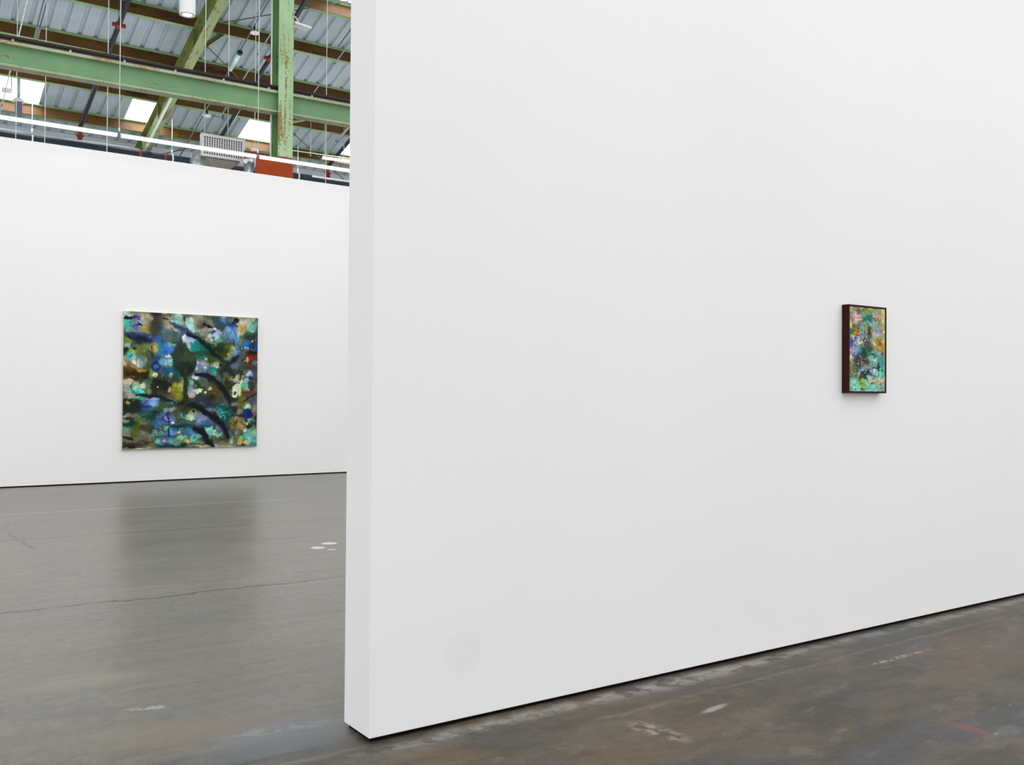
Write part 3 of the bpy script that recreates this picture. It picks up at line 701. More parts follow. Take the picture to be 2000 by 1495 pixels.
    B(1, 620, 1140, 80, 190, (88, 112, 52), 1, .35); L(1, [(655, 960), (690, 1080)], 56, (48, 66, 56), 1, .25); L(1, [(630, 1020), (600, 1290)], 60, (70, 94, 44), .9, .3)
    B(1, 760, 1190, 130, 130, (40, 70, 130), 1, .25); ring(1, 745, 1230, 80, 75, 40, (28, 50, 92)); B(1, 745, 1230, 50, 50, (66, 104, 170)); B(1, 960, 1140, 130, 75, (98, 156, 192), 1, .3); B(1, 860, 1130, 60, 40, (90, 150, 130), .8)
    B(1, 1080, 1140, 80, 95, (124, 198, 192), .95, .25); B(1, 960, 1180, 40, 90, (140, 160, 200), .8, .4); B(1, 1045, 995, 75, 46, (232, 216, 202), 1, .25, .6)
    B(1, 230, 1350, 290, 130, (86, 64, 24), 1, .35); B(1, 260, 1360, 170, 60, (56, 38, 12), .9, .5); L(1, [(70, 1090), (250, 1210), (360, 1290)], 60, (150, 134, 96), .9, .5); B(1, 450, 1300, 80, 40, (196, 140, 22), 1, .3)
    for x in (90, 125): L(1, [(x, 1230), (x, 1310)], 10, (70, 50, 20), .8)
    B(1, 490, 1430, 130, 95, (40, 50, 24), 1, .3); B(1, 620, 1400, 60, 80, (130, 165, 80), .9, .4); B(1, 720, 1410, 70, 60, (205, 215, 200)); B(1, 715, 1415, 28, 26, (190, 160, 30))
    B(1, 1030, 1330, 170, 70, (18, 84, 122), 1, .35); B(1, 1200, 1400, 130, 80, (20, 92, 110), .9, .4); B(1, 1060, 1250, 130, 30, (70, 100, 90), .8, .5); B(1, 1050, 1430, 60, 50, (165, 205, 190), .9, .3)
    # --- big grey teal leaf and the dark central bloom
    B(1, 1060, 640, 240, 170, (82, 112, 106), 1, .12, .55); B(1, 950, 520, 90, 60, (74, 104, 112), .9, .3); B(1, 1230, 700, 160, 110, (62, 88, 80), .9, .35); L(1, [(1100, 790), (1230, 850)], 50, (140, 158, 150), .9, .5); L(1, [(1080, 740), (1290, 740)], 50, (40, 60, 54), .7, .6)
    B(1, 1420, 700, 90, 140, (154, 174, 216), 1, .2); B(1, 1350, 650, 36, 60, (228, 218, 206)); B(1, 1440, 740, 26, 22, (190, 200, 100)); B(1, 1425, 870, 55, 95, (224, 206, 206), 1, .25); B(2, 60, 700, 80, 130, (160, 176, 214), 1, .25); B(2, 10, 780, 30, 60, (220, 206, 206))
    B(2, 200, 790, 190, 130, (18, 128, 118), 1, .25); B(2, 200, 990, 140, 70, (28, 164, 154), 1, .2); B(2, 340, 760, 110, 100, (24, 100, 84), .8, .5); L(2, [(60, 905), (300, 900), (520, 920)], 110, (36, 82, 62), .95, .35)
    B(2, 270, 1160, 230, 170, (146, 166, 212), 1, .18, .5); B(2, 330, 1120, 120, 50, (180, 186, 216), .8, .5); B(1, 1330, 960, 170, 140, (48, 66, 56), 1, .15, .35)
    cv.blob(*uv(361, 704), .098, .092, (40, 58, 44), 1, .10, .25); cv.blob(*uv(356, 688), .06, .07, (46, 66, 54), .9, .3); cv.blob(*uv(372, 697), .05, .05, (62, 78, 50), .9, .4); cv.blob(*uv(362, 718), .06, .05, (26, 42, 38), .8, .5)
    cv.stroke([uv(361, 722), uv(362, 745), uv(362, 795)], .034, (48, 62, 22), 1, .2, .1); cv.blob(*uv(362, 728), .05, .035, (30, 46, 34), 1, .25)
    # --- upper right
    B(2, 330, 150, 220, 60, (108, 102, 86), .9, .5); ring(2, 270, 310, 95, 75, 16, (84, 78, 60), .7, 2.6, 5.6); B(2, 600, 300, 190, 160, (46, 76, 88), 1, .2, .5); B(2, 540, 230, 90, 80, (60, 90, 95), .8, .4); B(2, 700, 210, 70, 80, (82, 134, 204), .95, .3); B(2, 455, 225, 36, 30, (40, 144, 186))
    B(2, 850, 320, 120, 90, (46, 88, 156), 1, .3); B(2, 720, 170, 70, 30, (190, 150, 140), .8, .4); B(2, 850, 480, 190, 150, (108, 154, 208), 1, .25); L(2, [(950, 430), (1000, 620), (990, 800), (930, 980)], 140, (86, 142, 212), 1, .3); B(2, 800, 420, 60, 60, (140, 185, 220), .8, .5)
    B(2, 980, 230, 72, 56, (28, 26, 38), 1, .2); L(2, [(890, 310), (980, 240)], 56, (34, 34, 46), .9, .5); L(2, [(1040, 330), (1140, 250)], 50, (205, 195, 180), .9, .4)
    B(2, 1085, 430, 110, 150, (218, 188, 84), 1, .18, .25, .4); B(2, 1320, 350, 130, 180, (146, 206, 184), 1, .2); B(2, 1300, 360, 60, 120, (110, 210, 180), .6, .5); ring(2, 1200, 405, 50, 45, 14, (190, 175, 130)); B(2, 1140, 540, 60, 60, (180, 205, 190), .9, .3)
    L(2, [(770, 130), (770, 310)], 12, (60, 90, 90), .8)
    for j in range(11): L(2, [(1170 + j * 25, 600), (1160 + j * 26, 480 + 30 * ((j * 3) % 3))], 17, (34, 62, 46), 1, .25, .1)
    B(2, 1270, 600, 160, 70, (36, 62, 42), 1, .2); B(2, 1400, 630, 40, 60, (110, 90, 90), .9, .4)
    B(2, 1180, 720, 120, 95, (40, 92, 172), 1, .25); B(2, 1330, 770, 100, 90, (30, 58, 90), 1, .3); B(2, 1400, 780, 50, 100, (42, 84, 184), 1, .3); B(2, 1165, 800, 40, 40, (100, 160, 215)); B(2, 1310, 660, 16, 16, (220, 230, 240)); B(2, 1230, 785, 18, 20, (220, 235, 240)); B(2, 1290, 845, 55, 28, (120, 122, 110), .9)
    L(2, [(1060, 600), (1060, 900)], 70, (94, 122, 62), .85, .5); B(2, 1095, 820, 18, 18, (220, 200, 130))
    L(2, [(120, 420), (540, 418)], 62, (172, 166, 166), 1, .3, .1); B(2, 525, 415, 36, 28, (214, 230, 240)); L(2, [(350, 440), (500, 450)], 20, (120, 130, 160), .7); L(2, [(285, 300), (370, 345), (450, 375)], 58, (24, 24, 28), 1, .3); B(2, 490, 500, 70, 60, (40, 50, 84), .9, .4)
    B(2, 560, 530, 110, 80, (150, 170, 212), .9, .35); L(2, [(500, 640), (640, 560)], 22, (205, 205, 190), .9, .3); ring(2, 705, 515, 42, 38, 16, (195, 195, 175)); B(2, 705, 515, 18, 16, (110, 110, 80)); B(2, 640, 480, 20, 40, (205, 215, 220), .9)
    B(2, 420, 560, 60, 60, (160, 205, 180), .95, .25); B(2, 290, 510, 100, 70, (150, 150, 130), .7, .5); B(2, 380, 630, 70, 50, (180, 140, 125), .9, .35); B(2, 460, 650, 50, 60, (160, 200, 175), .9, .3); L(2, [(400, 600), (490, 740)], 14, (90, 50, 40), .7)
    B(2, 640, 690, 130, 120, (94, 148, 128), 1, .3); B(2, 850, 650, 110, 50, (80, 110, 130), .9, .4); B(2, 700, 800, 190, 110, (44, 68, 42), 1, .35); B(2, 620, 850, 120, 60, (20, 62, 30), .9, .4); B(2, 790, 770, 80, 55, (96, 110, 24), .9, .4); B(2, 760, 910, 120, 70, (64, 62, 18), .95, .4)
    B(2, 875, 870, 75, 105, (146, 174, 136), 1, .3); ring(2, 885, 895, 40, 45, 16, (70, 84, 60)); B(2, 820, 940, 35, 40, (170, 150, 30), .9); B(2, 850, 1010, 140, 50, (120, 150, 120), .8, .4)
    B(2, 500, 1070, 150, 80, (86, 104, 40), 1, .3); B(2, 680, 1150, 210, 110, (76, 86, 52), .9, .4); B(2, 560, 1170, 90, 60, (190, 200, 190), .8, .4)
    B(2, 520, 1250, 70, 70, (30, 146, 130), 1, .25); B(2, 535, 1345, 90, 60, (84, 200, 152), 1, .2, .5)
    for (x, y, rr) in ((340, 1040, 30), (330, 1200, 26), (175, 1110, 18), (150, 1240, 22), (300, 1340, 28), (570, 1210, 18)): B(2, x, y, rr, rr, (232, 226, 206), .95, .3)
    L(2, [(290, 1220), (265, 1330)], 22, (110, 110, 70), .8)
    cv.mottle(14, .60, (30, 46, 40), .6)
    # --- the long dark arcs
    L(1, [(1080, 340), (1200, 400), (1340, 450), (1495, 560)], 95, (46, 58, 100), .9, .5); B(1, 1310, 490, 130, 60, (70, 92, 150), .6, .6)
    L(1, [(1400, 520), (1500, 610)], 85, (20, 26, 50), .9, .4); L(2, [(0, 520), (150, 590), (290, 690)], 86, (24, 36, 62), .95, .35); L(2, [(290, 690), (420, 800), (520, 940), (600, 1020)], 100, (34, 52, 56), .85, .5); L(2, [(430, 800), (540, 960)], 70, (14, 26, 28), .85, .5)
    L(2, [(600, 1010), (730, 1060), (870, 1140)], 70, (28, 50, 52), .9, .4); B(2, 650, 1155, 36, 36, (14, 24, 20), 1, .2)
    L(2, [(1000, 1020), (890, 1100), (770, 1210), (700, 1330), (690, 1420)], 110, (26, 36, 58), .9, .45); L(2, [(980, 1030), (900, 1090)], 60, (18, 28, 50), .9, .4); L(2, [(1110, 1070), (1060, 1170)], 56, (30, 40, 62), .9, .4)
    B(2, 990, 1180, 130, 80, (96, 110, 126), .7, .5); B(2, 1000, 1300, 220, 60, (50, 64, 60), .8, .5)
    B(2, 1310, 1010, 150, 120, (116, 38, 24), 1, .35); B(2, 1260, 1030, 60, 50, (150, 48, 34), .8, .5); B(2, 1330, 905, 120, 40, (34, 24, 38), .9, .4); B(2, 1215, 1050, 28, 56, (218, 192, 162), .95, .35); B(2, 1170, 1115, 40, 40, (190, 160, 110)); B(2, 1170, 1118, 28, 30, (38, 26, 14)); B(2, 1410, 1100, 30, 28, (230, 132, 112), .9)
    B(2, 1370, 1330, 90, 200, (78, 68, 104), .95, .35); B(2, 1290, 1200, 110, 60, (60, 60, 46), .9, .4)
    B(2, 1000, 1410, 110, 90, (176, 170, 132), 1, .2, .6); L(2, [(900, 1430), (960, 1350)], 44, (30, 42, 56), .9); L(2, [(1080, 1330), (1050, 1480)], 24, (40, 42, 34), .9); L(2, [(1120, 1330), (1180, 1300)], 30, (120, 110, 20), .9); B(2, 810, 1420, 60, 44, (120, 105, 20), .95)
    B(2, 1215, 1370, 80, 80, (146, 172, 206), .95, .3, .6); L(2, [(1140, 1360), (1300, 1250)], 24, (42, 48, 44), .8); B(2, 1280, 1440, 60, 40, (40, 50, 44), .9); B(2, 150, 1420, 110, 80, (165, 180, 200), .9, .3, .7)
    # --- lower left
    B(3, 320, 10, 200, 50, (72, 56, 22), 1, .4); B(3, 140, 90, 115, 100, (200, 188, 164), 1, .25); B(3, 115, 220, 100, 75, (152, 174, 158), 1, .25); ring(3, 330, 180, 115, 110, 14, (60, 90, 70)); B(3, 330, 150, 90, 70, (168, 190, 150), .9, .3); B(3, 320, 130, 25, 22, (110, 170, 190))
    B(3, 400, 280, 165, 110, (92, 194, 170), 1, .2); B(3, 330, 280, 90, 60, (60, 150, 140), .8, .4); B(3, 410, 225, 40, 30, (90, 195, 205), .8); B(3, 480, 140, 60, 55, (192, 184, 166), 1, .3); B(3, 600, 100, 90, 80, (80, 110, 90), .9, .4); B(3, 690, 45, 46, 34, (24, 40, 104)); B(3, 520, 240, 50, 40, (84, 120, 30), .9)
    B(3, 840, 200, 290, 170, (46, 56, 40), .95, .3, .6); B(3, 960, 110, 190, 110, (24, 34, 32), 1, .25, .7); B(3, 600, 240, 60, 60, (150, 150, 110), .7, .4); B(3, 770, 170, 14, 18, (230, 230, 225)); B(3, 880, 320, 130, 50, (90, 80, 58), .7, .5)
    for j in range(12): L(3, [(700 + j * 44, 90), (705 + j * 44, -60 - 22 * ((j * 5) % 4))], 24, (28, 38, 32), .95, .3, .2)
    B(3, 1190, 270, 125, 140, (150, 150, 42), 1, .35); B(3, 1060, 235, 75, 48, (196, 188, 104), 1, .3); B(3, 1280, 170, 50, 130, (176, 190, 110), .95, .3)
    for j in range(9): L(3, [(1060 + j * 32, 170), (1060 + j * 32, 300 + 16 * (j % 3))], 13, (84, 90, 26), .8, .4, .1)
    B(3, 1040, 350, 80, 50, (110, 96, 76), .7, .5)
    B(3, 180, 380, 95, 95, (174, 158, 138), 1, .2); B(3, 160, 335, 34, 34, (110, 160, 170)); B(3, 380, 395, 100, 65, (84, 204, 174), 1, .2); B(3, 280, 450, 24, 34, (200, 225, 205))
    B(3, 215, 620, 205, 145, (28, 40, 34), 1, .12, .4); B(3, 165, 500, 50, 34, (168, 158, 22)); L(3, [(125, 440), (125, 480)], 18, (28, 34, 30)); L(3, [(195, 420), (195, 480)], 22, (28, 34, 30))
    B(3, 590, 510, 200, 72, (94, 134, 204), 1, .2); B(3, 690, 520, 90, 50, (120, 160, 210), .8, .5); B(3, 530, 582, 135, 34, (28, 62, 172), 1, .3, .2); B(3, 480, 640, 60, 34, (60, 100, 200), .95); B(3, 650, 670, 110, 72, (82, 134, 198), 1, .2, .2); L(3, [(530, 690), (740, 570)], 50, (78, 122, 70), .95, .35); L(3, [(500, 520), (550, 470)], 20, (40, 60, 110), .8)
    B(3, 850, 580, 140, 100, (68, 88, 46), .95, .4); B(3, 600, 800, 260, 110, (28, 68, 58), 1, .35); B(3, 490, 730, 130, 60, (40, 90, 90), .8, .5); B(3, 380, 810, 50, 60, (90, 130, 50), .8, .4)
    L(3, [(320, 345), (500, 352), (720, 372), (960, 430), (1130, 475)], 58, (24, 32, 36), .95, .4); L(3, [(480, 400), (740, 440)], 12, (200, 205, 170), .8); L(3, [(1180, 490), (1330, 480)], 80, (22, 22, 44), .9, .4); B(3, 1060, 520, 150, 60, (40, 60, 60), .8, .5)
    B(3, 1070, 630, 95, 55, (194, 192, 134), 1, .25, .6); B(3, 1180, 630, 60, 50, (110, 120, 40), .9, .4); B(3, 960, 660, 90, 60, (112, 144, 178), .95, .3); B(3, 1240, 730, 170, 170, (76, 92, 76), 1, .3); L(3, [(1230, 600), (1200, 850)], 60, (90, 106, 50), .6, .5)
    B(3, 810, 850, 130, 115, (74, 130, 194), 1, .25); B(3, 740, 960, 70, 60, (40, 110, 190), .9, .4); B(3, 1000, 830, 120, 110, (112, 128, 190), .95, .25); ring(3, 980, 830, 95, 85, 26, (34, 44, 100), .9, .5, 5.4); L(3, [(980, 750), (1010, 900), (1000, 1000)], 30, (36, 40, 92), .9); L(3, [(920, 760), (910, 860)], 20, (190, 190, 215), .8); L(3, [(960, 720), (1160, 690)], 18, (36, 50, 60), .9)
    B(3, 180, 765, 150, 40, (152, 154, 128), .9, .4); L(3, [(110, 815), (290, 825)], 46, (48, 34, 18), .95, .35); B(3, 150, 945, 180, 75, (22, 62, 54), 1, .35); B(3, 100, 880, 80, 34, (130, 170, 150), .8, .4); B(3, 120, 1050, 120, 45, (88, 142, 116), .8, .5); B(3, 540, 1010, 150, 100, (76, 70, 44), .9, .5)
    L(3, [(370, 870), (310, 1040), (260, 1230)], 120, (92, 102, 30), .9, .45); B(3, 640, 1100, 60, 40, (62, 58, 30), .6, .5)
    L(3, [(20, 1215), (150, 1250), (270, 1285)], 76, (44, 28, 22), 1, .3); L(3, [(40, 1370), (250, 1390), (450, 1340), (690, 1300)], 90, (62, 50, 38), .9, .5); L(3, [(30, 1415), (300, 1420)], 40, (38, 28, 22), .9, .5); B(3, 640, 1360, 80, 70, (110, 106, 34), .9, .4); B(3, 560, 1250, 60, 18, (170, 108, 92), .8, .5); L(3, [(40, 1462), (720, 1450)], 20, (186, 176, 140), .9, .3); L(3, [(150, 1330), (500, 1340)], 20, (150, 138, 112), .6, .5)
    B(3, 900, 1300, 190, 120, (98, 186, 162), 1, .15); B(3, 780, 1115, 90, 85, (134, 198, 178), 1, .15, .6); B(3, 1030, 1130, 140, 60, (112, 152, 212), 1, .25); B(3, 1010, 1290, 130, 120, (60, 98, 192), 1, .2); L(3, [(950, 1360), (950, 1430)], 90, (40, 70, 150), .9, .3); B(3, 930, 1305, 36, 36, (238, 166, 140), 1, .3)
    ring(3, 945, 1035, 70, 75, 22, (36, 96, 84)); B(3, 945, 1035, 50, 55, (116, 184, 160)); L(3, [(920, 1070), (970, 980)], 16, (30, 80, 70)); B(3, 1105, 1065, 62, 36, (0, 118, 182)); L(3, [(1000, 1000), (1000, 1220)], 22, (36, 26, 62), .9); L(3, [(720, 1215), (960, 1205), (1160, 1180)], 16, (24, 34, 74), .95)
    L(3, [(1040, 985), (1250, 1000), (1495, 985)], 80, (20, 62, 66), .95, .45); B(3, 1390, 1110, 190, 75, (72, 112, 154), 1, .3); B(3, 1430, 1180, 110, 40, (60, 96, 144), .9, .3); B(3, 1215, 1115, 36, 26, (204, 204, 124)); B(3, 1240, 1050, 60, 24, (60, 150, 140), .9)
    B(3, 1240, 1300, 170, 110, (124, 198, 160), 1, .18); L(3, [(1390, 1230), (1310, 1310), (1240, 1400)], 60, (110, 156, 62), .95, .35); B(3, 1400, 1320, 75, 42, (218, 178, 144), 1, .3); B(3, 1215, 1245, 30, 30, (190, 190, 80), .8); L(3, [(770, 1415), (1400, 1400)], 46, (34, 52, 46), .85, .5); B(3, 1340, 1390, 60, 36, (30, 74, 50), .9, .3)
    B(3, 1410, 780, 140, 80, (122, 202, 174), 1, .18); B(3, 1330, 765, 34, 26, (40, 120, 110)); B(3, 1470, 800, 40, 32, (206, 196, 110), .9); B(3, 1100, 905, 32, 28, (222, 216, 192)); B(3, 1400, 640, 120, 60, (60, 76, 60), .9, .4)
    # --- lower right
    B(4, 190, 190, 130, 140, (44, 66, 34), 1, .25, .7); B(4, 60, 260, 110, 90, (160, 166, 198), .95, .3, .6); B(4, 165, 215, 60, 70, (204, 208, 182), 1, .2, .8); B(4, 420, 200, 50, 34, (180, 195, 180), .9, .4); B(4, 335, 285, 26, 46, (228, 212, 170), .95); B(4, 40, 350, 66, 52, (226, 202, 182), 1, .3); B(4, 40, 120, 60, 60, (100, 190, 170), .8, .4); B(4, 130, 20, 90, 50, (176, 190, 206), .9, .3, .7)
    B(4, 610, 260, 130, 110, (98, 76, 30), .9, .4); B(4, 480, 370, 80, 60, (40, 52, 26), .8, .5); B(4, 260, 470, 230, 95, (60, 66, 88), .95, .45); B(4, 640, 470, 160, 60, (76, 84, 80), .8, .5)
    L(2, [(120, 1352), (330, 1372), (470, 1420), (560, 1490)], 80, (20, 28, 54), .95, .4); L(4, [(420, 20), (560, 80), (700, 180), (790, 320), (840, 460), (855, 600)], 110, (26, 36, 40), .9, .45); L(4, [(660, 140), (740, 250)], 80, (14, 20, 26), .8, .5); B(4, 830, 130, 80, 120, (58, 52, 26), .9, .4); B(4, 930, 400, 120, 80, (50, 46, 20), .9, .4)
    B(4, 980, 200, 100, 140, (194, 212, 184), 1, .12, .4); L(4, [(1085, 60), (1060, 200), (1050, 330)], 60, (236, 216, 132), 1, .25); B(4, 1140, 150, 62, 120, (82, 180, 152), 1, .25); B(4, 1180, 60, 80, 56, (150, 172, 212), .95, .3); L(4, [(900, 150), (1010, 80), (1070, 130)], 20, (64, 66, 50), .9); B(4, 950, 290, 30, 40, (60, 60, 30), .9)
    B(4, 1290, 150, 90, 80, (58, 66, 54), .9, .4); B(4, 1185, 235, 55, 46, (204, 152, 128), .95, .35); B(4, 1370, 270, 60, 70, (154, 104, 90), .95, .4); B(4, 1120, 440, 90, 110, (116, 108, 18), 1, .35); B(4, 1240, 330, 130, 60, (100, 76, 50), .8, .5); L(4, [(1405, 310), (1270, 380), (1120, 470)], 52, (48, 32, 28), .95, .4); B(4, 1080, 570, 60, 70, (110, 106, 20), .8, .5)
    B(4, 1330, 480, 100, 110, (86, 88, 108), .95, .4); B(4, 1370, 660, 56, 130, (158, 122, 112), .95, .35); B(4, 950, 560, 120, 60, (130, 126, 112), .8, .5); B(4, 940, 660, 80, 60, (40, 46, 44), .9, .3, .6); L(4, [(850, 420), (855, 700)], 20, (40, 50, 48), .8)
    B(4, 680, 620, 130, 85, (20, 92, 88), 1, .2); B(4, 625, 715, 85, 95, (40, 164, 168), 1, .25); B(4, 770, 790, 150, 120, (14, 84, 74), 1, .25); B(4, 770, 620, 60, 60, (14, 60, 60), .7, .5)
    for j in range(26):
        a = j * 2.4; rr = 30 + 5 * (j % 7) * 4; B(4, 690 + rr * math.cos(a), 760 + .8 * rr * math.sin(a), 9, 15, (120, 205, 180), .75, .4)
    L(4, [(530, 640), (560, 720)], 14, (150, 210, 190), .8); L(4, [(640, 560), (720, 530)], 12, (140, 200, 180), .8); L(4, [(690, 690), (790, 690)], 14, (60, 190, 180), .8)
    B(4, 1200, 600, 80, 75, (164, 212, 184), 1, .25); B(4, 1040, 680, 60, 50, (150, 160, 130), .9, .3); B(4, 1020, 770, 160, 50, (44, 60, 34), .95, .4); B(4, 1250, 850, 80, 60, (130, 190, 170), .9, .4)
    L(4, [(1150, 780), (1185, 890)], 70, (30, 50, 96), .95, .3); cv.blob(*Q(4, 1215, 725), 101 * k, 100 * ky, (14, 50, 132), 1, .05, .05); B(4, 1260, 740, 50, 60, (16, 34, 100), .6, .6, .1); B(4, 1180, 700, 40, 50, (34, 76, 160), .5, .6, .1)
    B(4, 80, 780, 120, 95, (144, 212, 188), 1, .15); B(4, 70, 695, 80, 65, (150, 146, 92), 1, .2); B(4, 90, 688, 38, 36, (56, 50, 18), 1, .35); B(4, 25, 810, 34, 30, (210, 205, 80), .9)
    B(4, 270, 820, 190, 130, (126, 132, 166), .95, .4); B(4, 420, 640, 50, 44, (84, 140, 180), .9, .4); B(4, 330, 890, 72, 54, (44, 106, 168), .95, .35); B(4, 480, 660, 50, 40, (170, 150, 150), .6, .5); B(4, 600, 1040, 110, 80, (110, 130, 160), .8, .5)
    L(4, [(-20, 530), (120, 570), (250, 630)], 90, (20, 26, 34), .9, .45); L(4, [(250, 630), (400, 720), (520, 800), (640, 910), (730, 1040), (800, 1240)], 105, (26, 34, 46), .92, .4); L(4, [(310, 690), (400, 730)], 80, (14, 18, 44), .9, .4); L(4, [(770, 1180), (800, 1245)], 50, (16, 20, 30), .9, .4)
    B(4, 40, 1090, 150, 80, (72, 118, 168), 1, .3); L(4, [(-60, 1000), (420, 985)], 70, (24, 74, 78), .8, .5); L(4, [(70, 1030), (200, 1075), (310, 1160), (390, 1300), (520, 1410)], 120, (26, 32, 46), .95, .4); L(4, [(80, 1030), (150, 1060)], 60, (16, 16, 30), .9, .4)
    B(4, 510, 1110, 150, 115, (138, 208, 184), 1, .12, .8); B(4, 520, 1010, 30, 50, (30, 84, 70), .9); L(4, [(470, 1050), (520, 1060)], 14, (40, 90, 80)); L(4, [(530, 1130), (570, 1100)], 14, (30, 60, 60)); B(4, 420, 1120, 60, 50, (120, 185, 175), .8, .4)
    B(4, 620, 1290, 220, 95, (84, 84, 62), .95, .4); B(4, 700, 1360, 160, 50, (140, 140, 110), .8, .5); B(4, 130, 1230, 120, 80, (114, 204, 174), 1, .18); L(4, [(90, 1250), (130, 1180)], 16, (40, 120, 110)); B(4, 200, 1340, 120, 40, (130, 150, 100), .8, .4); L(4, [(0, 1405), (420, 1405)], 40, (186, 180, 132), .9, .4); L(4, [(560, 1412), (930, 1405)], 34, (196, 186, 142), .9, .4); L(4, [(0, 1370), (300, 1360)], 24, (50, 66, 44), .8, .4)
    B(4, 890, 1280, 60, 90, (180, 206, 180), 1, .25); B(4, 850, 1110, 40, 70, (120, 130, 130), .8, .4)
    B(4, 990, 960, 170, 140, (150, 132, 88), 1, .18, .4); B(4, 1090, 1010, 80, 110, (170, 132, 82), 1, .3); B(4, 870, 900, 64, 54, (132, 126, 22), .95, .35); B(4, 1060, 860, 110, 60, (136, 140, 84), .95, .3); L(4, [(970, 1080), (965, 1250), (955, 1390)], 100, (112, 112, 84), 1, .2, .2); B(4, 960, 1130, 30, 34, (110, 130, 130)); L(4, [(940, 880), (950, 1060)], 24, (84, 76, 24), .9); L(4, [(1000, 850), (960, 960)], 26, (70, 60, 24), .9); L(4, [(1040, 890), (1150, 980)], 18, (60, 50, 36), .9); L(4, [(800, 1030), (920, 1150)], 16, (90, 60, 50), .8); B(4, 850, 935, 18, 18, (40, 36, 16))
    B(4, 1145, 1085, 46, 46, (222, 206, 198), 1, .25); B(4, 1215, 980, 70, 46, (40, 40, 34), 1, .2, .7); B(4, 1280, 950, 40, 60, (60, 70, 60), .8, .4); B(4, 1195, 950, 22, 22, (190, 205, 190)); B(4, 1390, 830, 40, 40, (24, 40, 50), .95, .4); L(4, [(1340, 880), (1400, 830)], 40, (40, 90, 90), .9); B(4, 1365, 930, 30, 26, (14, 70, 70))
    for j in range(6): L(4, [(1200 + j * 40, 1080), (1200 + j * 40, 1400)], 22, [(86, 176, 168), (126, 200, 190), (120, 170, 190)][j % 3], .55, .5, .1)
    B(4, 1340, 1120, 30, 42, (202, 192, 44), .95, .3); B(4, 1340, 1118, 12, 14, (90, 120, 40)); B(4, 1060, 1250, 80, 60, (112, 192, 132), .95, .3); B(4, 1050, 1335, 66, 62, (196, 166, 78), 1, .25); B(4, 1125, 1370, 36, 30, (50, 44, 26), 1, .3); B(4, 1185, 1345, 66, 50, (204, 188, 152), .95, .3); B(4, 1370, 1400, 40, 30, (96, 150, 140), .8, .4)
    L(1, [(740, 90), (742, 330), (730, 560)], 190, (52, 58, 52), .75, .42, .1); B(1, 760, 130, 110, 50, (32, 32, 46), .9, .5, .1)
    L(1, [(180, 600), (420, 655), (640, 720)], 110, (22, 28, 60), .8, .45); B(1, 300, 260, 60, 40, (160, 150, 200), .5, .4)
    B(1, 560, 250, 110, 90, (176, 166, 136), .85, .5); B(2, 190, 250, 90, 110, (156, 146, 126), .85, .5); B(2, 1120, 230, 70, 40, (206, 196, 170), .9, .4)
    L(2, [(0, 500), (160, 590), (300, 700), (430, 830), (540, 980), (640, 1040)], 66, (12, 24, 38), .8, .42); L(2, [(120, 1350), (330, 1370), (470, 1420), (560, 1490)], 62, (12, 18, 42), .8, .4)
    L(4, [(540, 80), (690, 180), (780, 320), (830, 460)], 80, (14, 22, 28), .75, .45); L(4, [(0, 545), (250, 640), (400, 730), (520, 810), (640, 920), (730, 1050), (795, 1230)], 70, (14, 22, 36), .8, .42); L(4, [(90, 1035), (220, 1080), (320, 1170), (400, 1310), (500, 1405)], 84, (16, 20, 34), .8, .42)
    for (q_, pts_) in ((3, [(220, 130), (240, 250), (330, 340), (470, 330)]), (3, [(720, 1060), (720, 1300), (760, 1400)]), (2, [(840, 330), (900, 360), (1000, 640)]), (4, [(900, 150), (870, 260), (900, 330)]), (4, [(810, 930), (840, 1050), (920, 1150), (930, 1300)]), (4, [(1160, 960), (1100, 1150), (1010, 1230), (985, 1380)]), (2, [(500, 640), (570, 700), (590, 790)]), (1, [(860, 560), (900, 720), (1000, 790)]), (3, [(700, 900), (690, 1040), (850, 1060)]), (4, [(0, 880), (90, 890), (170, 800)])): L(q_, pts_, 13, (36, 50, 48), .7, .4, .3)
    cv.mottle(26, .70, (28, 44, 40), .8); cv.mottle(40, .74, (206, 210, 190), .7)
    cv.warp(.0085)
    cv.blob(*uv(362, 704), .088, .082, (44, 64, 48), 1, .10, .16); cv.blob(*uv(368, 698), .05, .045, (66, 80, 52), .8, .5); cv.blob(*uv(360, 716), .066, .045, (28, 44, 38), .9, .4)
    cv.stroke([uv(362, 722), uv(362, 745), uv(362, 798)], .030, (50, 64, 24), 1, .2, .06); cv.blob(*Q(4, 1215, 725), .037, .037, (16, 54, 140), 1, .06, .03); cv.blob(*Q(4, 1240, 745), .022, .024, (14, 36, 104), .6, .6, .05)
    cv.img = np.clip((cv.img - 84) * 1.16 + 80, 8, 245)
    cv.img *= (1 + .12 * cv.tex2)[..., None]
    g_ = cv.img.mean(2, keepdims=True); cv.img = (g_ + (cv.img - g_) * .92) * .93
    return np.clip(cv.img, 4, 250)

